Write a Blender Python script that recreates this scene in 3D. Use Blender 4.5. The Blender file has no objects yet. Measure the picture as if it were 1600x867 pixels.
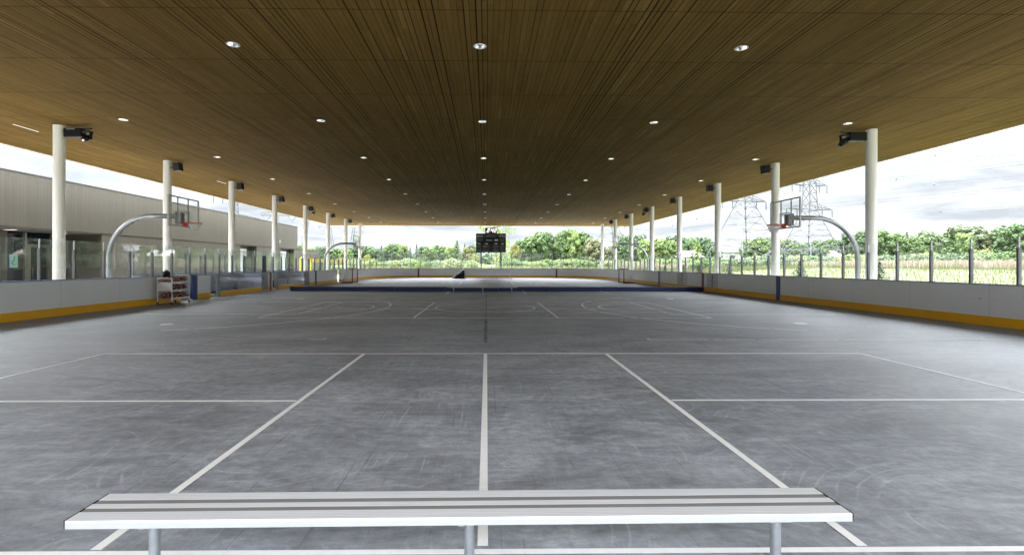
import bpy, math, random
from mathutils import Vector, Matrix
random.seed(7)
R = math.radians
S = bpy.context.scene
COL = S.collection

# ------------------------------------------------------------------ camera
cam = bpy.data.cameras.new('camera'); camo = bpy.data.objects.new('camera', cam); COL.objects.link(camo)
cam.sensor_fit = 'HORIZONTAL'; cam.sensor_width = 36; cam.lens = 17.593
cam.shift_x = 0.01854; cam.shift_y = -0.0128
cam.clip_start = 0.05; cam.clip_end = 6000
camo.matrix_world = Matrix.Translation((0, 0, 1.582)) @ Matrix.Rotation(-0.0126, 4, 'Z') @ Matrix.Rotation(R(90), 4, 'X') @ Matrix.Rotation(0.0017, 4, 'Z')
S.camera = camo

# ------------------------------------------------------------------ world, sun, exposure
SUN_EL, SUN_AZ = R(56), R(248)          # azimuth clockwise from +Y
w = bpy.data.worlds.new('World'); S.world = w; w.use_nodes = True
nt = w.node_tree; nt.nodes.clear()
def N(nt, t, **k):
    n = nt.nodes.new(t)
    for a, b in k.items(): setattr(n, a, b)
    return n
def setin(n, **k):
    for a, b in k.items():
        n.inputs[a.replace('_', ' ')].default_value = b
def lk(nt, a, b): nt.links.new(a, b)
def math_(nt, op, a, b=None, c=None, clamp=False):
    n = nt.nodes.new('ShaderNodeMath'); n.operation = op; n.use_clamp = clamp
    for i, v in enumerate((a, b, c)):
        if v is None: continue
        if isinstance(v, (int, float)): n.inputs[i].default_value = v
        else: nt.links.new(v, n.inputs[i])
    return n.outputs[0]
def mixc(nt, fac, a, b, mode='MIX'):
    n = nt.nodes.new('ShaderNodeMix'); n.data_type = 'RGBA'; n.blend_type = mode
    for i, v in ((0, fac), (6, a), (7, b)):
        if isinstance(v, (int, float)): n.inputs[i].default_value = v
        elif isinstance(v, tuple): n.inputs[i].default_value = v if len(v) == 4 else (*v, 1)
        else: nt.links.new(v, n.inputs[i])
    return n.outputs[2]
def ramp(nt, fac, stops):
    n = nt.nodes.new('ShaderNodeValToRGB')
    e = n.color_ramp.elements
    while len(e) > 1: e.remove(e[-1])
    for i, (p, c) in enumerate(stops):
        if isinstance(c, (int, float)): c = (c, c, c)
        el = e[0] if i == 0 else e.new(p)
        el.position = p; el.color = (*c, 1)
    nt.links.new(fac, n.inputs[0]); return n.outputs[0]
def noise(nt, vec, scale, detail=4, rough=0.5, dist=0.0):
    n = nt.nodes.new('ShaderNodeTexNoise')
    n.inputs['Scale'].default_value = scale; n.inputs['Detail'].default_value = detail
    n.inputs['Roughness'].default_value = rough; n.inputs['Distortion'].default_value = dist
    if vec is not None: nt.links.new(vec, n.inputs['Vector'])
    return n.outputs['Fac']
def mapping(nt, vec, loc=(0, 0, 0), rot=(0, 0, 0), sc=(1, 1, 1)):
    n = nt.nodes.new('ShaderNodeMapping')
    n.inputs['Location'].default_value = loc; n.inputs['Rotation'].default_value = rot; n.inputs['Scale'].default_value = sc
    nt.links.new(vec, n.inputs['Vector']); return n.outputs[0]

sky = N(nt, 'ShaderNodeTexSky', sky_type='NISHITA', sun_disc=False, sun_elevation=SUN_EL, sun_rotation=SUN_AZ)
tc = N(nt, 'ShaderNodeTexCoord')
sep = N(nt, 'ShaderNodeSeparateXYZ'); lk(nt, tc.outputs['Generated'], sep.inputs[0])
zc = math_(nt, 'MAXIMUM', sep.outputs[2], 0.0)
den = math_(nt, 'ADD', zc, 0.12)
cx = math_(nt, 'DIVIDE', sep.outputs[0], den); cy = math_(nt, 'DIVIDE', sep.outputs[1], den)
cmb = N(nt, 'ShaderNodeCombineXYZ'); lk(nt, cx, cmb.inputs[0]); lk(nt, cy, cmb.inputs[1])
n1 = noise(nt, cmb.outputs[0], 0.55, 7, 0.55, 0.4)
cover = ramp(nt, n1, [(0.34, 0.0), (0.50, 1.0)])
n2 = noise(nt, mapping(nt, cmb.outputs[0], (3, 7, 0)), 1.1, 6, 0.6, 0.3)
shade = ramp(nt, n2, [(0.36, (0.50, 0.535, 0.585)), (0.47, (0.68, 0.72, 0.77)), (0.58, (0.86, 0.90, 0.96))])
SKY_H, SKY_Z = 0.66, 8.5                # extra brightness overhead, added to light the rink interior; horizon band kept dim
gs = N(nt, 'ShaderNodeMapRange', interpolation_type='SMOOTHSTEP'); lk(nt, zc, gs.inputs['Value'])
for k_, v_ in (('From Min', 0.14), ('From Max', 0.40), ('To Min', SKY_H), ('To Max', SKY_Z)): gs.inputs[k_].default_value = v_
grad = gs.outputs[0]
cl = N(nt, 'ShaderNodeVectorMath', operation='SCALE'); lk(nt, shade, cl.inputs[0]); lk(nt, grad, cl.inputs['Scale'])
bl = N(nt, 'ShaderNodeVectorMath', operation='SCALE'); lk(nt, sky.outputs[0], bl.inputs[0]); bl.inputs['Scale'].default_value = 0.15
# thin cloud in the blue gaps
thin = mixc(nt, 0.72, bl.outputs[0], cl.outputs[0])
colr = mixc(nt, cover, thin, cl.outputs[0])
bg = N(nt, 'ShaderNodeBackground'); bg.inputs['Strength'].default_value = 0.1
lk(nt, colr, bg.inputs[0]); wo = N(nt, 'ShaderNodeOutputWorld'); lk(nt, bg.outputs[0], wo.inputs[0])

sl = bpy.data.lights.new('sun', 'SUN'); sl.energy = 1.1; sl.angle = R(14); sl.color = (1.0, 0.97, 0.92)
so = bpy.data.objects.new('sun', sl); COL.objects.link(so)
sd = Vector((math.sin(SUN_AZ) * math.cos(SUN_EL), math.cos(SUN_AZ) * math.cos(SUN_EL), math.sin(SUN_EL)))
so.rotation_euler = sd.to_track_quat('Z', 'Y').to_euler(); so.location = sd * 60
S.view_settings.view_transform = 'Standard'; S.view_settings.look = 'None'
S.view_settings.gamma = 1.0; S.view_settings.exposure = 4.45
S.render.engine = 'CYCLES'
S.cycles.max_bounces = 8; S.cycles.diffuse_bounces = 4; S.cycles.glossy_bounces = 3; S.cycles.transparent_max_bounces = 24
S.cycles.sample_clamp_indirect = 6

# ------------------------------------------------------------------ materials
def newmat(name):
    m = bpy.data.materials.new(name); m.use_nodes = True
    nt = m.node_tree; b = nt.nodes['Principled BSDF']
    return m, nt, b
def simple(name, col, rough=0.5, metal=0.0, var=0.12, vscale=3.0, bump=0.0, bscale=60, spec=0.5):
    m, nt, b = newmat(name)
    t = N(nt, 'ShaderNodeTexCoord')
    n = noise(nt, t.outputs['Object'], vscale, 5, 0.6)
    a = tuple(c * (1 - var) for c in col); c2 = tuple(min(1, c * (1 + var)) for c in col)
    lk(nt, mixc(nt, n, a, c2), b.inputs['Base Color'])
    r = math_(nt, 'MULTIPLY_ADD', n, 0.2, rough - 0.1)
    lk(nt, r, b.inputs['Roughness']); b.inputs['Metallic'].default_value = metal
    b.inputs['Specular IOR Level'].default_value = spec
    if bump:
        nb = noise(nt, t.outputs['Object'], bscale, 3, 0.6)
        bn = N(nt, 'ShaderNodeBump'); bn.inputs['Strength'].default_value = bump; bn.inputs['Distance'].default_value = 0.01
        lk(nt, nb, bn.inputs['Height']); lk(nt, bn.outputs[0], b.inputs['Normal'])
    return m
M = {}
M['column'] = simple('column_paint', (0.68, 0.675, 0.65), 0.45, var=0.04, vscale=1.5)
def mat_board():
    m, nt, b = newmat('board_white')
    t = N(nt, 'ShaderNodeTexCoord'); P = t.outputs['Object']
    n = noise(nt, P, 1.3, 5, 0.6); c = mixc(nt, n, (0.80, 0.84, 0.89), (0.90, 0.93, 0.97))
    for k, (sc, lo) in enumerate((((9, 9, 60), 0.66), ((5, 5, 26), 0.69), ((40, 40, 7), 0.70))):
        q = ramp(nt, noise(nt, mapping(nt, P, (k*5, k*3, k), sc=sc), 0.28, 4, 0.65, 0.5), [(lo, 0.0), (lo+0.05, 1.0)])
        c = mixc(nt, math_(nt, 'MULTIPLY', q, 0.45), c, (0.18, 0.18, 0.19))
    lk(nt, c, b.inputs['Base Color']); b.inputs['Roughness'].default_value = 0.35; b.inputs['Specular IOR Level'].default_value = 0.4
    return m
M['board'] = mat_board()
M['yellow'] = simple('kick_yellow', (0.92, 0.48, 0.003), 0.4, var=0.06, vscale=4)
M['red'] = simple('red_paint', (0.20, 0.006, 0.012), 0.4)
M['blue'] = simple('blue_paint', (0.006, 0.035, 0.19), 0.4)
M['navy'] = simple('navy_vinyl', (0.003, 0.010, 0.075), 0.42, var=0.25, vscale=5, bump=0.5, bscale=9)
M['bluecap'] = simple('cap_blue', (0.06, 0.12, 0.30), 0.4)
M['greycap'] = simple('cap_grey', (0.20, 0.23, 0.27), 0.4)
M['post'] = simple('post_grey', (0.13, 0.13, 0.14), 0.5)
M['postlight'] = simple('post_aluminium', (0.42, 0.43, 0.45), 0.4, 0.3)
M['galv'] = simple('galvanised', (0.36, 0.38, 0.40), 0.42, 0.65, var=0.35, vscale=9)
M['white'] = simple('white_metal', (0.75, 0.76, 0.78), 0.35)
M['black'] = simple('black_plastic', (0.004, 0.004, 0.0045), 0.5, spec=0.25)
M['darkmetal'] = simple('dark_metal', (0.02, 0.02, 0.022), 0.5, 0.2)
M['glassdark'] = simple('dark_glazing', (0.003, 0.005, 0.006), 0.08, var=0.05, spec=0.3)
M['chrome'] = simple('chrome', (0.8, 0.81, 0.82), 0.16, 1.0, var=0.05)
M['orange'] = simple('rim_orange', (0.55, 0.035, 0.015), 0.4)
M['net'] = simple('net_white', (0.72, 0.72, 0.70), 0.7)
M['threshold'] = simple('threshold_white', (0.7, 0.7, 0.7), 0.4)
M['house'] = simple('house_wall', (0.60, 0.58, 0.55), 0.7)
M['roofgrey'] = simple('house_roof', (0.20, 0.20, 0.22), 0.8)
M['roofpink'] = simple('house_roof_pale', (0.42, 0.36, 0.35), 0.8)
M['steelfar'] = simple('pylon_steel', (0.05, 0.055, 0.058), 0.7, 0.0)
M['insul'] = simple('insulator', (0.02, 0.035, 0.035), 0.4)
M['yellowpipe'] = simple('yellow_pipe', (0.62, 0.42, 0.03), 0.5)
M['bark'] = simple('bark', (0.10, 0.075, 0.055), 0.9, var=0.4, vscale=12)
M['display'] = simple('display_panel', (0.03, 0.034, 0.04), 0.25)
M['palegrey'] = simple('pale_grey', (0.50, 0.52, 0.57), 0.4, var=0.08)
M['gategrey'] = simple('gate_grey', (0.24, 0.25, 0.27), 0.4, 0.3)
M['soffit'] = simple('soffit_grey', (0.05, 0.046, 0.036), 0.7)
M['frame'] = simple('door_frame_taupe', (0.09, 0.085, 0.07), 0.5)
def emis(name, col, s):
    m, nt, b = newmat(name); b.inputs['Base Color'].default_value = (*col, 1)
    b.inputs['Emission Color'].default_value = (*col, 1); b.inputs['Emission Strength'].default_value = s; return m
M['led'] = emis('led_digits', (1.0, 0.93, 0.97), 0.045)
M['lamp'] = emis('lamp_lens', (1.0, 0.97, 0.92), 0.06)
M['lampwarm'] = emis('lamp_lens_warm', (1.0, 0.80, 0.75), 0.10)
M['lettering'] = simple('lettering_white', (0.62, 0.62, 0.58), 0.5)
M['letterblue'] = simple('lettering_blue', (0.30, 0.50, 0.62), 0.5)
M['green'] = simple('sign_green', (0.35, 0.52, 0.38), 0.5)
M['signteal'] = simple('sign_teal', (0.16, 0.33, 0.32), 0.5)

def glassmat(name, tint, haze, refl=1.0):
    m, nt, b = newmat(name); nt.nodes.remove(b); out = nt.nodes['Material Output']
    g = N(nt, 'ShaderNodeNewGeometry')
    d = N(nt, 'ShaderNodeVectorMath', operation='DOT_PRODUCT'); lk(nt, g.outputs['Incoming'], d.inputs[0]); lk(nt, g.outputs['Normal'], d.inputs[1])
    c = math_(nt, 'ABSOLUTE', d.outputs['Value'])
    p = math_(nt, 'POWER', math_(nt, 'SUBTRACT', 1.0, c), 5.0)
    fr = math_(nt, 'MULTIPLY_ADD', p, 0.8 * refl, 0.04 * refl, clamp=True)
    tr = N(nt, 'ShaderNodeBsdfTransparent'); tr.inputs[0].default_value = (*tint, 1)
    gl = N(nt, 'ShaderNodeBsdfGlossy'); gl.inputs['Roughness'].default_value = 0.01; gl.inputs[0].default_value = (1, 1, 1, 1)
    di = N(nt, 'ShaderNodeBsdfDiffuse'); di.inputs[0].default_value = (0.7, 0.75, 0.75, 1)
    t = N(nt, 'ShaderNodeTexCoord')
    hz = math_(nt, 'MULTIPLY', ramp(nt, noise(nt, mapping(nt, t.outputs['Object'], sc=(1, 1, 1)), 1.7, 6, 0.65, 0.6), [(0.3, 0.4), (0.75, 1.6)]), haze)
    m1 = N(nt, 'ShaderNodeMixShader'); lk(nt, hz, m1.inputs[0]); lk(nt, tr.outputs[0], m1.inputs[1]); lk(nt, di.outputs[0], m1.inputs[2])
    m2 = N(nt, 'ShaderNodeMixShader'); lk(nt, fr, m2.inputs[0]); lk(nt, m1.outputs[0], m2.inputs[1]); lk(nt, gl.outputs[0], m2.inputs[2])
    lk(nt, m2.outputs[0], out.inputs[0]); return m
M['glass'] = glassmat('safety_glass', (0.965, 0.98, 0.975), 0.035)
M['acrylic'] = glassmat('clear_board_panel', (0.80, 0.83, 0.90), 0.10)
M['bbglass'] = glassmat('backboard_glass', (0.96, 0.97, 0.97), 0.03)

# ceiling planks
def mat_ceiling():
    m, nt, b = newmat('ceiling_planks')
    t = N(nt, 'ShaderNodeTexCoord'); s = N(nt, 'ShaderNodeSeparateXYZ'); lk(nt, t.outputs['Object'], s.inputs[0])
    X, Y = s.outputs[0], s.outputs[1]
    PW = 0.118
    xs = math_(nt, 'DIVIDE', X, PW); ix = math_(nt, 'FLOOR', xs); fx = math_(nt, 'FRACT', xs)
    wn = N(nt, 'ShaderNodeTexWhiteNoise', noise_dimensions='1D'); lk(nt, ix, wn.inputs['W'])
    row = math_(nt, 'DIVIDE', Y, 2.42); iy = math_(nt, 'FLOOR', row); fy = math_(nt, 'FRACT', row)
    c = N(nt, 'ShaderNodeCombineXYZ'); lk(nt, ix, c.inputs[0]); lk(nt, iy, c.inputs[1])
    w2 = N(nt, 'ShaderNodeTexWhiteNoise', noise_dimensions='2D'); lk(nt, c.outputs[0], w2.inputs['Vector'])
    # short boards inside a row: second random per (plank, half row)
    hr = math_(nt, 'FLOOR', math_(nt, 'ADD', math_(nt, 'DIVIDE', Y, 1.37), math_(nt, 'MULTIPLY', wn.outputs[0], 7.0)))
    c3 = N(nt, 'ShaderNodeCombineXYZ'); lk(nt, ix, c3.inputs[0]); lk(nt, hr, c3.inputs[1])
    w3 = N(nt, 'ShaderNodeTexWhiteNoise', noise_dimensions='2D'); lk(nt, c3.outputs[0], w3.inputs['Vector'])
    tone = math_(nt, 'ADD', math_(nt, 'MULTIPLY', w2.outputs[0], 0.45), math_(nt, 'MULTIPLY', w3.outputs[0], 0.55))
    base = ramp(nt, tone, [(0.0, (0.104, 0.065, 0.0170)), (0.5, (0.122, 0.077, 0.0215)), (0.85, (0.140, 0.090, 0.027)), (1.0, (0.168, 0.110, 0.036))])
    gr = noise(nt, mapping(nt, t.outputs['Object'], sc=(26, 0.9, 1)), 3.0, 5, 0.65, 0.3)
    base = mixc(nt, 1.0, base, ramp(nt, gr, [(0.25, 0.72), (0.75, 1.15)]), 'MULTIPLY')
    big = noise(nt, t.outputs['Object'], 0.18, 3, 0.5)
    base = mixc(nt, 1.0, base, ramp(nt, big, [(0.3, 0.86), (0.7, 1.1)]), 'MULTIPLY')
    # knots
    vo = N(nt, 'ShaderNodeTexVoronoi'); vo.inputs['Scale'].default_value = 2.3; lk(nt, mapping(nt, t.outputs['Object'], sc=(1.6, 1, 1)), vo.inputs['Vector'])
    kn = ramp(nt, vo.outputs['Distance'], [(0.03, 0.35), (0.07, 1.0)])
    base = mixc(nt, 0.8, base, kn, 'MULTIPLY')
    # joints between planks, some wide open
    w4 = N(nt, 'ShaderNodeTexWhiteNoise', noise_dimensions='1D'); lk(nt, math_(nt, 'ADD', ix, 31.7), w4.inputs['W'])
    gw = math_(nt, 'MULTIPLY_ADD', math_(nt, 'POWER', w4.outputs[0], 2.0), 0.22, 0.07)
    g1 = math_(nt, 'LESS_THAN', fx, gw)
    dark = math_(nt, 'MULTIPLY', g1, math_(nt, 'MULTIPLY_ADD', w4.outputs[0], 0.35, 0.62))
    # row seams
    g2 = math_(nt, 'MULTIPLY', math_(nt, 'LESS_THAN', fy, 0.018), 0.42)
    dk = math_(nt, 'MAXIMUM', dark, g2)
    base = mixc(nt, dk, base, (0.012, 0.007, 0.002))
    lk(nt, base, b.inputs['Base Color']); b.inputs['Roughness'].default_value = 0.8; b.inputs['Specular IOR Level'].default_value = 0.04
    bn = N(nt, 'ShaderNodeBump'); bn.inputs['Strength'].default_value = 0.35; bn.inputs['Distance'].default_value = 0.01
    lk(nt, math_(nt, 'SUBTRACT', math_(nt, 'MULTIPLY', gr, 0.15), dk), bn.inputs['Height']); lk(nt, bn.outputs[0], b.inputs['Normal'])
    return m
M['ceiling'] = mat_ceiling()

def mat_floor():
    m, nt, b = newmat('polished_concrete')
    t = N(nt, 'ShaderNodeTexCoord'); P = t.outputs['Object']
    a = noise(nt, mapping(nt, P, sc=(0.55, 1.0, 1)), 0.35, 7, 0.62, 0.7)
    c = noise(nt, mapping(nt, P, (11, 3, 0), (0, 0, 0.3), (0.7, 1.6, 1)), 1.1, 8, 0.68, 1.1)
    f = noise(nt, P, 9.0, 6, 0.7)
    base = ramp(nt, a, [(0.32, (0.188, 0.202, 0.224)), (0.5, (0.258, 0.274, 0.301)), (0.66, (0.325, 0.342, 0.372))])
    base = mixc(nt, 1.0, base, ramp(nt, c, [(0.34, 0.66), (0.5, 1.0), (0.64, 1.26)]), 'MULTIPLY')
    base = mixc(nt, 1.0, base, ramp(nt, f, [(0.35, 0.80), (0.65, 1.18)]), 'MULTIPLY')
    st_ = noise(nt, mapping(nt, P, (3, 1, 0), (0, 0, 0.12), (1.2, 5.0, 1)), 1.6, 8, 0.72, 1.4)
    base = mixc(nt, 1.0, base, ramp(nt, st_, [(0.36, 0.86), (0.5, 1.0), (0.62, 1.13)]), 'MULTIPLY')
    sp = noise(nt, P, 140.0, 2, 0.6)
    base = mixc(nt, 1.0, base, ramp(nt, sp, [(0.3, 0.88), (0.7, 1.12)]), 'MULTIPLY')
    # pale dried dust patches on the middle court
    s = N(nt, 'ShaderNodeSeparateXYZ'); lk(nt, P, s.inputs[0])
    dx = math_(nt, 'DIVIDE', s.outputs[0], 9.0); dy = math_(nt, 'DIVIDE', math_(nt, 'SUBTRACT', s.outputs[1], 20.0), 7.0)
    rr = math_(nt, 'ADD', math_(nt, 'MULTIPLY', dx, dx), math_(nt, 'MULTIPLY', dy, dy))
    reg = ramp(nt, rr, [(0.1, 1.0), (1.3, 0.12)])
    du = noise(nt, mapping(nt, P, (5, 5, 0), (0, 0, 0.2), (0.6, 1.5, 1)), 1.3, 9, 0.72, 1.6)
    dust = math_(nt, 'MULTIPLY', ramp(nt, du, [(0.47, 0.0), (0.60, 1.0)]), reg)
    base = mixc(nt, math_(nt, 'MULTIPLY', dust, 0.65), base, (0.70, 0.70, 0.69))
    # long scratches in several directions
    mask = ramp(nt, noise(nt, mapping(nt, P, (2, 9, 0)), 0.8, 4, 0.6), [(0.42, 0.0), (0.62, 1.0)])
    tot = None
    for i, ang in enumerate((0.25, 0.95, 1.5, 2.2, 2.75, 0.6)):
        n = noise(nt, mapping(nt, P, (i * 3.1, i * 1.7, 0), (0, 0, ang), (30, 0.45, 1)), 1.0, 2, 0.5, 1.3)
        l = ramp(nt, n, [(0.70, 0.0), (0.74, 1.0)])
        tot = l if tot is None else math_(nt, 'MAXIMUM', tot, l)
    # skate swirls : rings round scattered centres
    vo = N(nt, 'ShaderNodeTexVoronoi'); vo.inputs['Scale'].default_value = 0.62; lk(nt, mapping(nt, P, (0.4, 0.7, 0)), vo.inputs['Vector'])
    dd = math_(nt, 'MULTIPLY', math_(nt, 'ADD', vo.outputs['Distance'], math_(nt, 'MULTIPLY', noise(nt, P, 1.2, 2), 0.12)), 95.0)
    ring = ramp(nt, math_(nt, 'SINE', dd), [(0.80, 0.0), (0.96, 1.0)])
    rm = ramp(nt, noise(nt, mapping(nt, P, (20, 1, 0)), 1.8, 5, 0.65), [(0.50, 0.0), (0.62, 1.0)])
    tot2 = math_(nt, 'MAXIMUM', math_(nt, 'MULTIPLY', tot, mask), math_(nt, 'MULTIPLY', math_(nt, 'MULTIPLY', ring, rm), 0.55))
    base = mixc(nt, math_(nt, 'MULTIPLY', tot2, 0.40), base, (0.66, 0.66, 0.67))
    # dark hairline marks
    n = noise(nt, mapping(nt, P, (7, 7, 0), (0, 0, 1.2), (26, 0.5, 1)), 1.0, 3, 0.6, 0.6)
    n_b = noise(nt, mapping(nt, P, (17, 3, 0), (0, 0, 2.6), (30, 0.6, 1)), 1.0, 3, 0.6, 0.6)
    dkl = math_(nt, 'MAXIMUM', ramp(nt, n, [(0.665, 0.0), (0.71, 1.0)]), ramp(nt, n_b, [(0.665, 0.0), (0.71, 1.0)]))
    base = mixc(nt, math_(nt, 'MULTIPLY', dkl, 0.4), base, (0.07, 0.075, 0.08))
    # scattered pale specks
    vs = N(nt, 'ShaderNodeTexVoronoi'); vs.inputs['Scale'].default_value = 9.0; lk(nt, P, vs.inputs['Vector'])
    spk = math_(nt, 'MULTIPLY', ramp(nt, vs.outputs['Distance'], [(0.03, 1.0), (0.06, 0.0)]), ramp(nt, noise(nt, mapping(nt, P, (1, 31, 0)), 1.4, 3), [(0.52, 0.0), (0.62, 1.0)]))
    base = mixc(nt, math_(nt, 'MULTIPLY', spk, 0.55), base, (0.6, 0.6, 0.58))
    lk(nt, base, b.inputs['Base Color'])
    ro = math_(nt, 'ADD', ramp(nt, c, [(0.25, 0.36), (0.75, 0.58)]), math_(nt, 'MULTIPLY', dust, 0.12))
    lk(nt, ro, b.inputs['Roughness']); b.inputs['Specular IOR Level'].default_value = 0.27
    bn = N(nt, 'ShaderNodeBump'); bn.inputs['Strength'].default_value = 0.12; bn.inputs['Distance'].default_value = 0.01
    lk(nt, f, bn.inputs['Height']); lk(nt, bn.outputs[0], b.inputs['Normal'])
    return m
M['floor'] = mat_floor()

def mat_line(name, col, wear):
    m, nt, b = newmat(name); out = nt.nodes['Material Output']
    t = N(nt, 'ShaderNodeTexCoord'); P = t.outputs['Object']
    n = noise(nt, P, 14, 6, 0.7, 0.5)
    lk(nt, mixc(nt, n, tuple(c * 0.85 for c in col), tuple(min(1, c * 1.08) for c in col)), b.inputs['Base Color']); b.inputs['Roughness'].default_value = 0.5
    n2 = noise(nt, P, 2.2, 8, 0.75, 0.8)
    al = ramp(nt, n2, [(max(0, wear - 0.05), 0.25), (wear + 0.04, 1.0)])
    lk(nt, al, b.inputs['Alpha']); return m
M['line'] = mat_line('court_line_white', (0.90, 0.90, 0.89), 0.26)
M['linefaint'] = mat_line('court_line_faded', (0.90, 0.91, 0.92), 0.42)
M['linedark'] = mat_line('court_line_dark', (0.16, 0.165, 0.17), 0.52)

def mat_cladding():
    m, nt, b = newmat('metal_cladding')
    t = N(nt, 'ShaderNodeTexCoord'); s = N(nt, 'ShaderNodeSeparateXYZ'); lk(nt, t.outputs['Object'], s.inputs[0])
    u = math_(nt, 'ADD', s.outputs[0], s.outputs[1])
    us = math_(nt, 'DIVIDE', u, 0.2); fu = math_(nt, 'FRACT', us); iu = math_(nt, 'FLOOR', us)
    wn = N(nt, 'ShaderNodeTexWhiteNoise', noise_dimensions='1D'); lk(nt, iu, wn.inputs['W'])
    base = ramp(nt, wn.outputs[0], [(0, (0.026, 0.022, 0.0138)), (1, (0.033, 0.0285, 0.0185))])
    st = noise(nt, mapping(nt, t.outputs['Object'], sc=(3, 3, 0.15)), 4, 5, 0.6)
    base = mixc(nt, 1.0, base, ramp(nt, st, [(0.3, 0.88), (0.7, 1.08)]), 'MULTIPLY')
    g = math_(nt, 'LESS_THAN', fu, 0.13)
    base = mixc(nt, math_(nt, 'MULTIPLY', g, 0.55), base, (0.012, 0.011, 0.008))
    lk(nt, base, b.inputs['Base Color']); b.inputs['Roughness'].default_value = 0.5
    bn = N(nt, 'ShaderNodeBump'); bn.inputs['Strength'].default_value = 0.5; bn.inputs['Distance'].default_value = 0.02
    lk(nt, math_(nt, 'SUBTRACT', 1.0, g), bn.inputs['Height']); lk(nt, bn.outputs[0], b.inputs['Normal'])
    return m
M['clad'] = mat_cladding()

def mat_ground():
    m, nt, b = newmat('meadow_ground')
    t = N(nt, 'ShaderNodeTexCoord'); P = t.outputs['Object']
    n = noise(nt, P, 0.12, 6, 0.6); n2 = noise(nt, P, 2.5, 6, 0.7)
    c = ramp(nt, n, [(0.3, (0.060, 0.076, 0.024)), (0.5, (0.078, 0.090, 0.034)), (0.7, (0.100, 0.102, 0.052))])
    c = mixc(nt, 1.0, c, ramp(nt, n2, [(0.25, 0.8), (0.75, 1.15)]), 'MULTIPLY')
    lk(nt, c, b.inputs['Base Color']); b.inputs['Roughness'].default_value = 0.95
    return m
M['ground'] = mat_ground()
M['apron'] = simple('apron_concrete', (0.55, 0.53, 0.49), 0.8, var=0.2, vscale=2)

def mat_leaf(name, lo, hi, trans=0.22):
    if name.startswith('foliage'): lo = tuple(v*0.62+0.016 for v in lo); hi = tuple(v*0.52+0.022 for v in hi)
    m, nt, b = newmat(name); out = nt.nodes['Material Output']
    g = N(nt, 'ShaderNodeNewGeometry'); oi = N(nt, 'ShaderNodeObjectInfo'); t = N(nt, 'ShaderNodeTexCoord')
    nz = noise(nt, t.outputs['Object'], 5.0, 3, 0.6)
    f = math_(nt, 'ADD', math_(nt, 'MULTIPLY', g.outputs['Random Per Island'], 0.5), math_(nt, 'MULTIPLY', nz, 0.5))
    c = mixc(nt, f, lo, hi)
    c = mixc(nt, 1.0, c, ramp(nt, oi.outputs['Random'], [(0, (0.82, 0.85, 0.95)), (1, (1.16, 1.12, 1.0))]), 'MULTIPLY')
    lk(nt, c, b.inputs['Base Color']); b.inputs['Roughness'].default_value = 0.6; b.inputs['Specular IOR Level'].default_value = 0.3
    tl = N(nt, 'ShaderNodeBsdfTranslucent'); lk(nt, c, tl.inputs[0])
    mx = N(nt, 'ShaderNodeMixShader'); mx.inputs[0].default_value = trans
    lk(nt, b.outputs[0], mx.inputs[1]); lk(nt, tl.outputs[0], mx.inputs[2]); lk(nt, mx.outputs[0], out.inputs[0])
    return m
LEAF = {
 'dark': mat_leaf('foliage_dark', (0.020, 0.055, 0.014), (0.075, 0.15, 0.035)),
 'mid': mat_leaf('foliage_mid', (0.035, 0.085, 0.014), (0.13, 0.23, 0.045)),
 'bright': mat_leaf('foliage_bright', (0.075, 0.14, 0.018), (0.23, 0.33, 0.06)),
 'greygreen': mat_leaf('foliage_greygreen', (0.05, 0.09, 0.035), (0.16, 0.22, 0.10)),
 'yellow': mat_leaf('foliage_yellow', (0.09, 0.11, 0.014), (0.23, 0.24, 0.03)),
 'olive': mat_leaf('foliage_olive', (0.08, 0.10, 0.03), (0.20, 0.21, 0.08)),
 'pale': mat_leaf('foliage_pale', (0.12, 0.17, 0.05), (0.30, 0.36, 0.14)),
 'spruce': mat_leaf('foliage_spruce', (0.018, 0.045, 0.024), (0.06, 0.115, 0.055), 0.15),
}
M['reed'] = mat_leaf('reed_straw', (0.14, 0.110, 0.074), (0.25, 0.21, 0.145), 0.3)
M['reedgreen'] = mat_leaf('reed_green', (0.07, 0.10, 0.03), (0.15, 0.18, 0.07), 0.3)
M['grass'] = mat_leaf('tall_grass', (0.050, 0.064, 0.018), (0.088, 0.098, 0.040), 0.35)

def mat_ball():
    m, nt, b = newmat('basketball_leather')
    t = N(nt, 'ShaderNodeTexCoord'); w_ = N(nt, 'ShaderNodeTexWave', wave_type='BANDS'); w_.inputs['Scale'].default_value = 4.2
    lk(nt, t.outputs['Object'], w_.inputs['Vector'])
    c = ramp(nt, w_.outputs['Fac'], [(0.0, (0.55, 0.45, 0.36)), (0.10, (0.55, 0.45, 0.36)), (0.16, (0.22, 0.022, 0.016)), (0.7, (0.26, 0.03, 0.02)), (0.95, (0.03, 0.01, 0.01))])
    lk(nt, c, b.inputs['Base Color']); b.inputs['Roughness'].default_value = 0.55; return m
M['ball'] = mat_ball()

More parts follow.
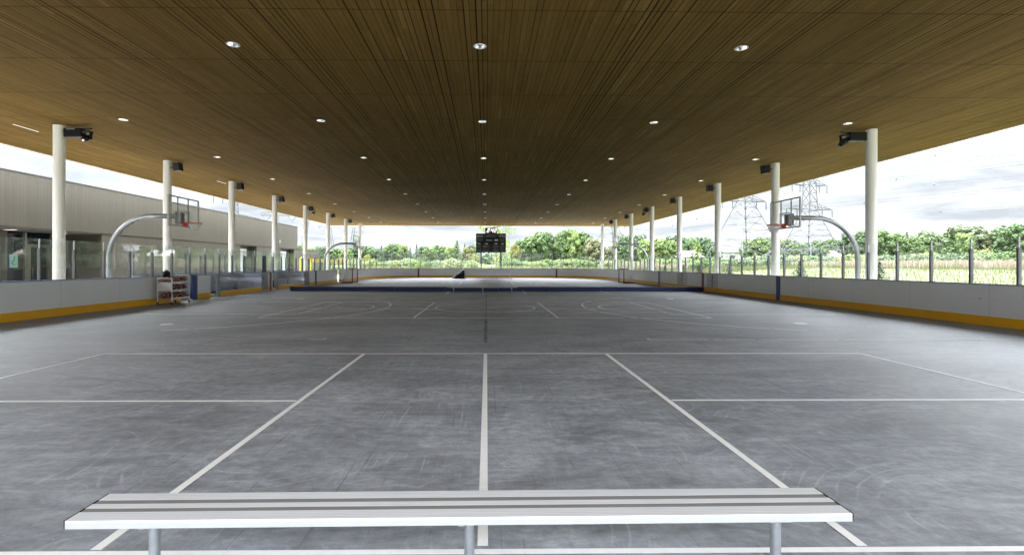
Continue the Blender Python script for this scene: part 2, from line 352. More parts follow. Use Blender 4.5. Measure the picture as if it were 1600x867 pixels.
# ------------------------------------------------------------------ mesh helpers
class MB:
    def __init__(s): s.v = []; s.f = []
    def quad(s, a, b, c, d):
        n = len(s.v); s.v += [a, b, c, d]; s.f.append((n, n+1, n+2, n+3))
    def box(s, x0, x1, y0, y1, z0, z1):
        if x0 > x1: x0, x1 = x1, x0
        if y0 > y1: y0, y1 = y1, y0
        n = len(s.v)
        s.v += [(x0,y0,z0),(x1,y0,z0),(x1,y1,z0),(x0,y1,z0),(x0,y0,z1),(x1,y0,z1),(x1,y1,z1),(x0,y1,z1)]
        for q in ((0,3,2,1),(4,5,6,7),(0,1,5,4),(1,2,6,5),(2,3,7,6),(3,0,4,7)): s.f.append(tuple(n+i for i in q))
        return s
    def tube(s, pts, r, n=10, cap=True):
        pts = [Vector(p) for p in pts]; rs = r if isinstance(r, (list, tuple)) else [r]*len(pts)
        rings = []; up = None
        for i, p in enumerate(pts):
            d = (pts[min(i+1, len(pts)-1)] - pts[max(i-1, 0)]).normalized()
            if up is None: up = d.orthogonal().normalized()
            u = (up - d*up.dot(d)); u = u.normalized() if u.length > 1e-6 else d.orthogonal().normalized(); up = u
            v = d.cross(u); k = len(s.v)
            for j in range(n):
                a = 2*math.pi*j/n; s.v.append(tuple(p + (u*math.cos(a) + v*math.sin(a))*rs[i]))
            rings.append(k)
        for a, b in zip(rings, rings[1:]):
            for j in range(n): s.f.append((a+j, a+(j+1) % n, b+(j+1) % n, b+j))
        if cap:
            s.f.append(tuple(rings[0]+j for j in reversed(range(n)))); s.f.append(tuple(rings[-1]+j for j in range(n)))
        return s
    def lathe(s, prof, c=(0,0,0), n=24):
        rings = []
        for r, z in prof:
            k = len(s.v)
            for j in range(n):
                a = 2*math.pi*j/n; s.v.append((c[0]+r*math.cos(a), c[1]+r*math.sin(a), c[2]+z))
            rings.append(k)
        for a, b in zip(rings, rings[1:]):
            for j in range(n): s.f.append((a+j, a+(j+1) % n, b+(j+1) % n, b+j))
        return s
    def disc(s, c, r, n=24, down=False):
        k = len(s.v)
        for j in range(n):
            a = 2*math.pi*j/n; s.v.append((c[0]+r*math.cos(a), c[1]+r*math.sin(a), c[2]))
        f = tuple(k+j for j in range(n)); s.f.append(tuple(reversed(f)) if down else f); return s
    def sphere(s, c, r, n=16, m=10, sc=(1,1,1)):
        k = len(s.v)
        for i in range(m+1):
            th = math.pi*i/m
            for j in range(n):
                a = 2*math.pi*j/n
                s.v.append((c[0]+r*sc[0]*math.sin(th)*math.cos(a), c[1]+r*sc[1]*math.sin(th)*math.sin(a), c[2]+r*sc[2]*math.cos(th)))
        for i in range(m):
            for j in range(n):
                s.f.append((k+i*n+j, k+(i+1)*n+j, k+(i+1)*n+(j+1) % n, k+i*n+(j+1) % n))
        return s
    def mesh(s, name, mat, smooth=False):
        me = bpy.data.meshes.new(name); me.from_pydata(s.v, [], s.f); me.materials.append(mat)
        if smooth: me.shade_smooth() if hasattr(me, 'shade_smooth') else me.polygons.foreach_set('use_smooth', [True]*len(me.polygons))
        me.update(); return me
    def build(s, name, mat, parent=None, loc=None, smooth=False, bevel=0.0):
        o = bpy.data.objects.new(name, s.mesh(name, mat, smooth)); COL.objects.link(o)
        if parent: o.parent = parent
        if loc is not None: o.location = loc
        if bevel:
            b = o.modifiers.new('bevel', 'BEVEL'); b.width = bevel; b.segments = 2; b.limit_method = 'ANGLE'
        return o
def tag(o, label=None, cat=None, group=None, kind=None):
    if label: o['label'] = label
    if cat: o['category'] = cat
    if group: o['group'] = group
    if kind: o['kind'] = kind
    return o
def empty(name, loc=(0,0,0), rz=0):
    o = bpy.data.objects.new(name, None); COL.objects.link(o); o.location = loc; o.rotation_euler.z = rz; o.empty_display_size = 0.2
    return o
def copy_tree(o, parent=None):
    c = o.copy(); COL.objects.link(c); c.parent = parent
    for ch in list(o.children): copy_tree(ch, c)
    return c
ORD = ['first','second','third','fourth','fifth','sixth','seventh','eighth','ninth','tenth','eleventh','twelfth','thirteenth','fourteenth','fifteenth','sixteenth','seventeenth','eighteenth','nineteenth','twentieth']
TENS = {20:'twenty', 30:'thirty', 40:'forty'}
def ordw(i):
    if i < 20: return ORD[i]
    n = i + 1; t = n//10*10; r_ = n % 10
    return (TENS[t][:-1]+'ieth') if r_ == 0 else TENS[t]+'-'+ORD[r_-1]
def instance(me, name, parent=None, loc=(0,0,0), rz=0, sc=(1,1,1)):
    o = bpy.data.objects.new(name, me); COL.objects.link(o); o.parent = parent; o.location = loc; o.rotation_euler.z = rz; o.scale = sc
    return o

XL, XR, YC, YF, RC = -12.9, 13.1, 51.7, 60.2, 8.5     # rink inner faces, corner start, far face, corner radius
HB, HK, HC = 1.07, 0.25, 6.5
ROOF = (-19.8, 18.65, -6.5, 63.9)

# ------------------------------------------------------------------ ground, floor, sky-side hills
def gh(x, y):
    def ss(t): t = max(0, min(1, t)); return t*t*(3-2*t)
    h = 1.2*ss((x-19.5)/30)
    h = max(h, 1.15*ss((y-70)/32))
    h += 0.35*math.sin(x*0.05+1)*math.sin(y*0.043)*ss((math.hypot(x, y)-90)/60)
    far = ss((math.hypot(x, y-30)-160)/500)
    return -0.06 + h + far*1.0
b = MB(); xs = [-1600,-900,-500,-300,-200,-140,-100,-75,-60,-50,-42,-34,-28] + [-24+2*i for i in range(62)] + [105,115,130,150,180,230,300,500,900,1600]
ys = [-300,-120,-60,-30] + [-16+2.5*i for i in range(66)] + [155,170,190,220,270,350,500,900,1800,3000]
for y in ys:
    for x in xs: b.v.append((x, y, gh(x, y)))
nx = len(xs)
for j in range(len(ys)-1):
    for i in range(nx-1): b.f.append((j*nx+i, j*nx+i+1, (j+1)*nx+i+1, (j+1)*nx+i))
tag(b.build('ground', M['ground'], smooth=True), kind='structure')
b = MB(); b.box(-40, 19.2, -12, 74, -0.4, -0.004); tag(b.build('paving', M['apron']), kind='structure')
b = MB()
b.quad((XL-0.3,-6,0.003),(XR+0.3,-6,0.003),(XR+0.3,YF+0.4,0.003),(XL-0.3,YF+0.4,0.003)); tag(b.build('rink_floor', M['floor']), kind='structure')
b = MB()   # far low hill
for k, (cx_, w_, h_) in enumerate([(760, 150, 62), (1010, 120, 40)]):
    n0 = len(b.v); n = 20
    for i in range(n+1):
        t_ = i/n; b.v += [(cx_ - w_ + 2*w_*t_, 1480, -5), (cx_ - w_ + 2*w_*t_, 1560, -5 + h_*math.sin(math.pi*t_)**0.8 * (1+0.06*math.sin(9*t_))), (cx_ - w_ + 2*w_*t_, 1700, -5)]
    for i in range(n):
        a = n0+3*i
        b.f += [(a, a+3, a+4, a+1), (a+1, a+4, a+5, a+2)]
hillm = simple('hill_wood', (0.10, 0.15, 0.15), 0.9, var=0.3, vscale=0.05)
tag(b.build('hill', hillm, smooth=True), kind='structure')

# ------------------------------------------------------------------ pavilion
LX = (-12.43, -5.70, -0.16, 5.78, 12.56); LY = [11.3 + 5.96*i for i in range(9)]
lights = [(x, y) for y in LY for x in LX if not (y < 12 and abs(x) > 8)]
pav = empty('pavilion'); tag(pav, 'huge open rink shelter with a flat timber plank ceiling on round white columns', 'pavilion')
b = MB(); hs, hr = 0.2, 0.130
gx = sorted(set([ROOF[0], ROOF[1]] + [v for x in LX for v in (x-hs, x+hs)])); gy = sorted(set([ROOF[2], ROOF[3]] + [v for y in LY for v in (y-hs, y+hs)]))
lset = {(round(x-hs, 3), round(y-hs, 3)) for x, y in lights}
for i in range(len(gx)-1):
    for j in range(len(gy)-1):
        x0, x1, y0, y1 = gx[i], gx[i+1], gy[j], gy[j+1]
        if (round(x0, 3), round(y0, 3)) in lset:
            c_ = ((x0+x1)/2, (y0+y1)/2); n = 32; k = len(b.v)
            for q in range(n):
                a = 2*math.pi*(q+0.5)/n - math.pi/4; co, si = math.cos(a), math.sin(a); mm = max(abs(co), abs(si))
                b.v += [(c_[0]+hr*co, c_[1]+hr*si, HC), (c_[0]+hs*co/mm, c_[1]+hs*si/mm, HC)]
            for q in range(n):
                a, d = k+2*q, k+2*((q+1) % n)
                b.f.append((a, a+1, d+1, d)[::-1])
            for sx, sy in ((-1,-1),(1,-1),(1,1),(-1,1)):     # corner slivers of the cell
                q = [k+2*z+1 for z in range(n)]
                q.sort(key=lambda vi: (b.v[vi][0]-(c_[0]+sx*hs))**2 + (b.v[vi][1]-(c_[1]+sy*hs))**2)
                m_ = len(b.v); b.v.append((c_[0]+sx*hs, c_[1]+sy*hs, HC)); b.f.append((m_, q[0], q[1]))
        else:
            b.quad((x0,y0,HC),(x0,y1,HC),(x1,y1,HC),(x1,y0,HC))
b.build('ceiling', M['ceiling'], pav)
b = MB(); b.box(ROOF[0], ROOF[1], ROOF[2], ROOF[3], HC+0.3, HC+0.75); b.build('roof', M['palegrey'], pav)
b = MB(); e = 0.06
b.box(ROOF[0]-e, ROOF[0], ROOF[2], ROOF[3], HC-0.03, HC+0.8); b.box(ROOF[1], ROOF[1]+e, ROOF[2], ROOF[3], HC-0.03, HC+0.8)
b.box(ROOF[0]-e, ROOF[1]+e, ROOF[3], ROOF[3]+e, HC-0.03, HC+0.8); b.box(ROOF[0]-e, ROOF[1]+e, ROOF[2]-e, ROOF[2], HC-0.03, HC+0.8)
b.build('fascia', simple('fascia_metal', (0.50, 0.40, 0.22), 0.5), pav)
b = MB()   # thin curved ceiling trim following the far rink corners
for sgn, xc in ((-1, -15.0), (1, 13.9)):
    pts = []
    for i in range(15):
        a = i/14*math.pi/2; pts.append((xc - sgn*9.0 + sgn*9.0*math.cos(a), 53.0 + 9.4*math.sin(a), HC-0.02))
    b.tube(pts, 0.03, 6)
b.tube([(-6, 62.4, HC-0.02), (4.9, 62.4, HC-0.02)], 0.03, 6)
b.build('ceiling_trim', M['darkmetal'], pav)
colb = MB(); colb.lathe([(0.178, 0.0), (0.178, HC-0.004)], n=40); colm = colb.mesh('column', M['column'], True)
bpb = MB(); bpb.lathe([(0.30, 0.0), (0.30, 0.03), (0.178, 0.03)], n=32); bpm = bpb.mesh('base_plate', M['galv'])
COLS = []
for k in range(8):
    for sgn, X in ((-1, -15.26), (1, 14.0)):
        y = 18.05 + 6.05*k
        c = instance(colm, 'column', pav, (X, y, 0)); instance(bpm, 'base_plate', c, (0, 0, 0)); COLS.append((sgn, X, y, k))
# slot lights along the left soffit
for i, (y, x) in enumerate(((18.4, -16.75), (30.4, -16.0))):
    b = MB(); b.box(-0.03, 0.03, -0.5, 0.5, -0.008, -0.001)
    o = empty('slot_light', (x, y, HC)); tag(o, f'narrow linear light in the ceiling outside the left columns, {ordw(i)} from the camera', 'ceiling light', 'linear lights along the left roof edge')
    b.build('housing', M['white'], o); b = MB(); b.box(-0.02, 0.02, -0.49, 0.49, -0.011, -0.0085); b.build('diffuser', M['white'], o)

# recessed downlights
proto = empty('downlight')
b = MB(); b.lathe([(0.130, 0.0), (0.146, -0.006), (0.140, -0.009), (0.127, -0.003)], n=32); b.build('trim_ring', M['white'], proto, smooth=True)
b = MB(); b.lathe([(0.127, -0.003), (0.120, 0.05), (0.10, 0.11), (0.07, 0.15)], n=32); b.build('reflector', M['chrome'], proto, smooth=True)
b = MB(); b.lathe([(0.07, 0.15), (0.0, 0.152)], n=24); b.lathe([(0.04, 0.15), (0.04, 0.10), (0.0, 0.095)], n=20); b.build('lamp', M['darkmetal'], proto, smooth=True)
rn = ['outer left', 'inner left', 'middle', 'inner right', 'outer right']
for i, (x, y) in enumerate(lights):
    o = proto if i == 0 else copy_tree(proto)
    o.location = (x, y, HC); r_ = LX.index(x); k = LY.index(y) - (1 if r_ in (0, 4) else 0)
    tag(o, f'round recessed ceiling downlight, {ordw(k)} from the camera in the {rn[r_]} row', 'downlight', 'recessed downlights in the plank ceiling')

# loudspeakers and spotlights on the columns
sp = empty('loudspeaker')
b = MB(); b.box(-0.16, 0.16, -0.16, 0.16, -0.20, 0.20); b.build('cabinet', M['black'], sp, bevel=0.025)
b = MB(); b.box(-0.135, 0.135, -0.172, -0.162, -0.175, 0.175); b.build('grille', M['darkmetal'], sp)
b = MB(); b.tube([(-0.19, 0.0, 0.14), (-0.19, 0.0, -0.14)], 0.018, 8); b.tube([(-0.46, 0.0, 0.0), (-0.18, 0.0, 0.0)], 0.03, 8); b.build('bracket', M['black'], sp)
bar = empty('amplifier_box')
b = MB(); b.box(-0.31, 0.31, -0.14, 0.14, -0.16, 0.16); b.build('cabinet', M['black'], bar, bevel=0.03)
b = MB(); b.box(-0.2, 0.1, -0.145, -0.141, 0.10, 0.125); b.build('badge', M['gategrey'], bar)
mh = empty('spotlight')
b = MB(); b.box(-0.13, 0.13, -0.1, 0.1, 0.14, 0.22); b.tube([(0, 0, 0.22), (0, 0, 0.32)], 0.025, 8); b.tube([(-0.5, 0, 0.31), (0.14, 0, 0.31)], 0.025, 8); b.build('base', M['darkmetal'], mh, bevel=0.01)
b = MB(); b.box(-0.13, -0.10, -0.05, 0.05, -0.08, 0.15); b.box(0.10, 0.13, -0.05, 0.05, -0.08, 0.15); b.build('yoke', M['black'], mh)
b = MB(); b.tube([(0, 0.10, 0.02), (0, 0.05, 0.0), (0, -0.10, -0.08), (0, -0.18, -0.12)], [0.06, 0.095, 0.10, 0.085], 16); hd = b.build('head', M['black'], mh, smooth=True)
b = MB(); b.sphere((0, -0.185, -0.125), 0.055, 12, 8); b.build('lens', M['chrome'], hd, smooth=True)
used = set()
def put(p, loc, sgn, label, cat, group, tilt=0):
    if p.name in used: o = copy_tree(p)
    else: o = p; used.add(p.name)
    o.location = loc; o.rotation_euler = (0, tilt*sgn, 0 if sgn < 0 else math.pi); tag(o, label, cat, group); return o
for sgn, X, y, k in COLS:
    side = 'left' if sgn < 0 else 'right'; ins = -sgn
    if k == 7: continue
    if k == 0:
        put(bar, (X + ins*0.56, y, HC-0.27), sgn, f'long black box hung beside the nearest {side} column top', 'speaker', 'black boxes on the nearest columns', 0.0)
        put(mh, (X + ins*1.02, y-0.02, HC-0.42), sgn, f'black spotlight hanging at the nearest {side} column, pointing down', 'spotlight', 'spotlights under the ceiling')
    else:
        put(sp, (X + ins*0.50, y, HC-0.30), sgn, f'black loudspeaker high on the {ordw(k)} {side} column from the camera', 'loudspeaker', 'loudspeakers on the columns', 0.12)
        if k == 4:
            put(mh, (X + ins*0.72, y-0.05, HC-0.62), sgn, f'small black spotlight under the loudspeaker on the fifth {side} column', 'spotlight', 'spotlights under the ceiling')

# ------------------------------------------------------------------ rink boards
def path_left_far():      # left straight -> left corner -> far -> right corner ; returned as (x, y, nx, ny) inward face
    pts = []
    n = 14
    for i in range(n+1):
        a = math.pi - i/n*math.pi/2; pts.append((XL+RC+RC*math.cos(a), YC+RC*math.sin(a)))
    for i in range(1, 9): pts.append((XL+RC+(XR-XL-2*RC)*i/8, YF))
    for i in range(1, n+1):
        a = math.pi/2 - i/n*math.pi/2; pts.append((XR-RC+RC*math.cos(a), YC+RC*math.sin(a)))
    return pts
def strip(b, pts, z0, z1, off0, off1):
    """extruded strip along pts; off = distance outward from the ice face"""
    n = len(pts); nr = []
    for i in range(n):
        a = Vector(pts[max(i-1, 0)]); c = Vector(pts[min(i+1, n-1)]); d = (c-a).normalized(); nr.append(Vector((-d.y, d.x)))
    k = len(b.v)
    for p, q in zip(pts, nr):
        for off, z in ((off0, z0), (off1, z0), (off1, z1), (off0, z1)):
            b.v.append((p[0]+q.x*off, p[1]+q.y*off, z))
    for i in range(n-1):
        for j in range(4): b.f.append((k+4*i+j, k+4*i+(j+1) % 4, k+4*i+4+(j+1) % 4, k+4*i+4+j))
    b.f.append((k, k+3, k+2, k+1)); e_ = k+4*(n-1); b.f.append((e_, e_+1, e_+2, e_+3))
# post and pane prototypes; local x along the wall, local y outward
def pane_mesh(w_, h_): b = MB(); b.box(0.004, w_-0.004, -0.006, 0.006, 0.0, h_); return b.mesh('glass_pane', M['glass'])
def post_mesh(h_, mat, d=0.042): b = MB(); b.box(-0.026, 0.026, -d, d, 0, h_); return b.mesh('post', mat)
PANE = pane_mesh(1.22, 1.2); POST = post_mesh(0.92, M['post']); PANE_T = pane_mesh(1.22, 1.85); POST_T = post_mesh(1.86, M['postlight'], 0.03); POST_M = post_mesh(0.92, M['post'])
CLIP = MB().box(-0.012, 0.012, -0.02, 0.02, 0.92, 1.2).mesh('clip', M['postlight'])

# right side boards
rb = empty('rink_boards', (XR, 30, 0)); tag(rb, 'white rink boards with grey cap rail along the right side by the field', 'rink boards', 'rink boards round the floor')
def side_boards(root, X, sgn, segs, cap, y0, y1, glass_skip=()):
    """segs: list of (ya, yb, type)"""
    rx, ry = root.location.x, root.location.y
    out = sgn
    bw, bk, bth = MB(), MB(), MB()
    for ya, yb, t in segs:
        x0, x1 = X - rx, X - rx + out*0.09
        A, B_ = ya-ry, yb-ry
        if t == 'solid':
            MB().box(x0, x1, A, B_, HK, HB).build('board_panel', M['board'], root); MB().box(x0 - out*0.012, x1, A, B_, 0.004, HK).build('kickplate', M['yellow'], root)
        elif t in ('red', 'blue'):
            mb = MB(); mb.box(x0 - out*0.015, x1, A, B_, 0.004, HB); mb.build('red_line_panel' if t == 'red' else 'blue_line_panel', M[t], root)
        elif t == 'clear':
            MB().box(x0 - out*0.012, x1, A, B_, 0.004, HK).build('kickplate', M['yellow'], root)
            mb = MB(); mb.box(x0+out*0.03, x0+out*0.045, A+0.003, B_-0.003, HK+0.003, HB-0.003); mb.build('clear_panel', M['acrylic'], root)
        elif t == 'open':
            MB().box(x0, x1, A, B_, 0.004, 0.05).build('threshold', M['threshold'], root)
        elif t == 'gatepost':
            mb = MB(); mb.box(x0, x1, A+0.002, B_-0.002, 0.004, HB-0.003); mb.build('gate_post', M['gategrey'], root)
        elif t == 'greygate':
            g = MB().box(x0+out*0.02, x0+out*0.06, A+0.01, B_-0.01, 0.06, HB-0.01).build('gate', M['gategrey'], root)
            MB().box(x0, x1, A, B_, 0.004, 0.05).build('threshold', M['threshold'], root)
            h = MB(); h.box(x0-out*0.02, x0+out*0.02, A+0.05, A+0.12, 0.72, 0.80).build('latch', M['black'], g)
        elif t == 'whitegate':
            MB().box(x0 - out*0.012, x1, A, B_, 0.004, HK).build('kickplate', M['yellow'], root)
            ym = (A+B_)/2
            for a_, b_ in ((A+0.02, ym-0.06), (ym+0.06, B_-0.02)):
                g = MB(); g.box(x0-out*0.004, x0+out*0.05, a_, b_, HK+0.003, HB-0.004); g = g.build('gate', M['palegrey'], root)
                f = MB(); f.box(x0-out*0.009, x0-out*0.004, a_, b_, 0.60, 0.63); f.box(x0-out*0.009, x0-out*0.004, a_, a_+0.03, HK, HB-0.01); f.box(x0-out*0.009, x0-out*0.004, b_-0.03, b_, HK, HB-0.01); f.build('gate_frame', M['gategrey'], g)
                h = MB(); h.box(x0-out*0.035, x0-out*0.009, ym-0.16, ym-0.03, 0.83, 0.87); h.build('latch', M['black'], g)
            mb = MB(); mb.box(x0-out*0.006, x1, ym-0.06, ym+0.06, HK+0.002, HB-0.003); mb.build('gate_post', M['gategrey'], root)
    j = MB()
    for ya, yb, t in segs:
        if t == 'solid':
            y = ya + 2.44
            while y < yb - 0.5:
                j.box(X-rx-out*0.0015, X-rx, y-ry-0.004, y-ry+0.004, HK, HB-0.001); y += 2.44
    if j.v: j.build('panel_joint', M['palegrey'], root)
    c = MB(); c.box(X-rx-out*0.015, X-rx+out*0.115, y0-ry, y1-ry, HB+0.001, HB+0.03); c.build('cap_rail', cap, root)
    n = int((y1-y0)/1.22)
    yy = 12.2 - 1.22*3 if X > 0 else 13.43 - 1.22*4
    while yy < y1 - 0.3:
        if yy > y0:
            pp_ = instance(POST, 'post', root, (X-rx+out*0.05, yy-ry, HB+0.03), R(90)); instance(CLIP, 'clip', pp_)
            if yy + 1.22 < y1+0.1:
                instance(PANE, 'glass_pane', root, (X-rx+out*0.05, yy-ry+0.0, HB+0.03), R(90))
        yy += 1.22
side_boards(rb, XR, 1, [(8, 22.17, 'solid'), (22.17, 22.47, 'blue'), (22.47, 28.2, 'solid'), (28.2, 29.6, 'whitegate'), (29.6, 30.0, 'solid'), (30.0, 30.3, 'red'), (30.3, 32.6, 'solid'), (32.6, 34.2, 'whitegate'), (34.2, 37.7, 'solid'), (37.7, 38.0, 'blue'), (38.0, YC, 'solid')], M['greycap'], 8, YC)
lb = empty('rink_boards', (XL, 30, 0)); tag(lb, 'white rink boards with blue cap and clear box panels along the left side', 'rink boards', 'rink boards round the floor')
side_boards(lb, XL, -1, [(8, 21.29, 'solid'), (21.29, 22.12, 'open'), (22.12, 22.46, 'blue'), (22.46, 23.55, 'solid'), (23.55, 24.16, 'open'), (24.16, 24.42, 'gatepost'), (24.42, 28.95, 'clear'), (28.95, 29.71, 'greygate'), (29.71, 29.88, 'solid'), (29.88, 30.15, 'red'), (30.15, 30.33, 'solid'), (30.33, 30.88, 'open'), (30.88, 31.16, 'gatepost'), (31.16, 35.63, 'clear'), (35.63, 36.6, 'greygate'), (36.6, 37.75, 'solid'), (37.75, 38.1, 'blue'), (38.1, 43.4, 'solid'), (43.4, 44.1, 'open'), (44.1, 44.3, 'gatepost'), (44.3, YC, 'solid')], M['bluecap'], 8, YC)
b = MB(); b.box(-0.09, -0.01, 29.1-30, 29.5-30, HB+0.032, 2.05); b.build('padded_post', M['navy'], lb, bevel=0.02)

# far end boards with tall glass
eb = empty('rink_boards', (0, 60, 0)); tag(eb, 'curved white rink boards with tall glass across the far end below the scoreboard', 'rink boards', 'rink boards round the floor')
pts = [(x, y-60) for x, y in path_left_far()]
b = MB(); strip(b, pts, HK, HB, 0, 0.09); b.build('board_panel', M['board'], eb)
b = MB(); strip(b, pts, 0.004, HK, -0.012, 0.09); b.build('kickplate', M['yellow'], eb)
b = MB(); strip(b, pts, HB+0.001, HB+0.03, -0.015, 0.115); b.build('cap_rail', M['greycap'], eb)
# even spacing along the path
def resample(pts, step):
    out = []; d = 0; acc = 0
    for a, c in zip(pts, pts[1:]):
        a, c = Vector(a), Vector(c); L = (c-a).length
        while acc <= L: out.append(((a + (c-a)*acc/L), math.atan2((c-a).y, (c-a).x))); acc += step
        acc -= L
    return out
rs = resample(pts, 1.22)
for i, (p, a) in enumerate(rs):
    n = Vector((-math.sin(a), math.cos(a)))*0.05
    tall = 4 <= i <= len(rs)-6
    instance(POST_T if tall else POST, 'post', eb, (p.x+n.x, p.y+n.y, HB+0.03), a)
    if i+1 < len(rs):
        q = rs[i+1][0]; an = math.atan2(q.y-p.y, q.x-p.x)
        instance(PANE_T if tall else PANE, 'glass_pane', eb, (p.x+n.x, p.y+n.y, HB+0.03), an)
for xr in (-11.1, 11.3):     # red goal lines on the curved boards
    best = min(((Vector(p), i) for i, p in enumerate(pts) if abs(p[0]-xr*0.72) < 2.5), key=lambda t: abs(t[0].x - (xr*0.815)))
for sgn, ang in ((-1, 2.02), (1, 1.12)):
    cxn = (XL+RC) if sgn < 0 else (XR-RC)
    x = cxn + RC*math.cos(ang); y = YC-60 + RC*math.sin(ang)
    b = MB(); b.box(-0.09, 0.09, -0.03, 0.02, 0.01, HB); o = b.build('goal_line_panel', M['red'], eb, (x, y, 0)); o.rotation_euler.z = ang - math.pi/2

# players' and penalty boxes behind the left boards
bx = empty('players_box', (-14.7, 29, 0)); tag(bx, 'pale low back wall of the players boxes between the left boards and columns', 'wall')
b = MB(); b.box(-0.06, 0.0, -8, 8.5, 0.0, 1.09); b.box(-0.002, 1.70, -8.06, -8.0, 0, 1.06); b.box(-0.002, 1.70, 8.5, 8.56, 0, 1.06); b.box(-0.002, 1.70, 0.75, 0.81, 0, 1.06); b.build('wall_panel', M['palegrey'], bx)
b = MB(); b.box(-0.075, 0.015, -8.06, 8.56, 1.092, 1.12); b.build('cap_rail', M['bluecap'], bx)
for i in range(14): instance(POST, 'post', bx, (-0.03, -8+1.22*i, 1.12), R(90)); instance(PANE, 'glass_pane', bx, (-0.03, -8+1.22*i, 1.12), R(90)) if i < 13 else None
b = MB(); b.box(0, 1.7, -8, 8.5, 0.002, 0.09); b.build('platform', M['black'], bx)
def player_bench(y0, y1, label):
    o = empty('players_bench', (-14.3, (y0+y1)/2, 0.09)); tag(o, label, 'bench', 'benches inside the players boxes'); L = (y1-y0)/2
    b = MB(); b.box(-0.13, 0.13, -L, L, 0.40, 0.45); b.build('seat', M['palegrey'], o)
    for yy in (-L+0.3, 0, L-0.3): b = MB(); b.box(-0.03, 0.03, yy-0.03, yy+0.03, 0, 0.40); b.build('leg', M['black'], o)
player_bench(22.9, 29.0, 'grey bench behind the nearer clear panels of the left boards'); player_bench(31.0, 36.4, 'grey bench behind the farther clear panels of the left boards')

# ------------------------------------------------------------------ floor markings
def hline(b, x0, x1, y, w_=0.085, z=0.007): b.quad((x0,y-w_/2,z),(x1,y-w_/2,z),(x1,y+w_/2,z),(x0,y+w_/2,z))
def vline(b, x, y0, y1, w_=0.06, z=0.007): b.quad((x-w_/2,y0,z),(x+w_/2,y0,z),(x+w_/2,y1,z),(x-w_/2,y1,z))
def arc(b, cx_, cy_, r, a0, a1, w_=0.07, z=0.011, n=40):
    for i in range(n):
        a, c = a0+(a1-a0)*i/n, a0+(a1-a0)*(i+1)/n
        b.quad((cx_+(r-w_/2)*math.cos(a), cy_+(r-w_/2)*math.sin(a), z), (cx_+(r+w_/2)*math.cos(a), cy_+(r+w_/2)*math.sin(a), z), (cx_+(r+w_/2)*math.cos(c), cy_+(r+w_/2)*math.sin(c), z), (cx_+(r-w_/2)*math.cos(c), cy_+(r-w_/2)*math.sin(c), z))
def court(y0, mats, x0=-0.02, net=True):
    bA, bB = MB(), MB(); y1 = y0+6.1; w_ = 0.05; e = w_/2
    hw_ = 0.06 if y0 < 5 else 0.085
    hline(bA, x0-6.705, x0+6.705, y1, hw_+0.012); hline(bA, x0-6.705, x0+6.705, y0, hw_-0.01)
    vline(bA, x0-6.705+e, y0+e, y1-e); vline(bA, x0+6.705-e, y0+e, y1-e)
    for s_ in (-1, 1):
        vline(bB, x0+s_*2.134, y0+e+0.01, y1-e-0.02); hline(bA, x0+s_*2.175, x0+s_*(6.705-w_), (y0+y1)/2, hw_)
    if net: vline(bB, x0, y0+e+0.03, y1-e-0.02)
    tag(bA.build('court_marking', M[mats[0]]), kind='structure'); tag(bB.build('court_marking', M[mats[1]]), kind='structure')
court(2.75, ('line', 'line')); court(14.75, ('linefaint', 'line'), net=False); court(26.7, ('linefaint', 'line'), net=False); court(38.6, ('linefaint', 'line'), net=False); 
b = MB(); vline(b, -0.02, 10.1, 14.6, 0.07, 0.006); vline(b, -0.02, 14.9, 26.6, 0.03, 0.006)
tag(b.build('court_marking', M['linedark']), kind='structure')
b = MB()
for yc in (18.2, 42.0):
    arc(b, -0.05, yc, 1.8, 0, 2*math.pi)
    for s_ in (-1, 1):
        rx = s_*10.5
        arc(b, rx, yc, 6.9, (math.pi if s_ > 0 else 0)-1.15, (math.pi if s_ > 0 else 0)+1.15)
        vline(b, s_*5.93, yc-2.4, yc+2.4, z=0.011); hline(b, s_*5.96, s_*11.7, yc-2.45, z=0.011); hline(b, s_*5.96, s_*11.7, yc+2.45, z=0.011)
        arc(b, s_*5.93, yc, 1.8, (0 if s_ < 0 else math.pi)-math.pi/2, (0 if s_ < 0 else math.pi)+math.pi/2, z=0.014)
tag(b.build('court_marking', M['linefaint']), kind='structure')
b = MB(); hline(b, 3.4, 11.5, 10.45, 0.04, 0.011); hline(b, -3.72, -3.40, 10.5, 0.04, 0.011); vline(b, 3.42, 10.5, 10.62, 0.05, 0.011); vline(b, -3.42, 10.55, 10.67, 0.05, 0.011)
tag(b.build('court_marking', M['linefaint']), kind='structure')
dl = MB(); dl.lathe([(0.0, 0.012), (0.15, 0.012), (0.165, 0.004)], n=32); dm = dl.mesh('floor_cover', M['white'])
for x, y, l in ((-8.34, 13.15, 'near left'), (8.40, 13.3, 'near right'), (-8.44, 22.8, 'far left'), (8.47, 23.0, 'far right')):
    o = instance(dm, 'floor_cover', None, (x, y, 0.003)); tag(o, f'round white cap set flush in the concrete floor, {l} of the four', 'floor cap', 'round caps in the floor')

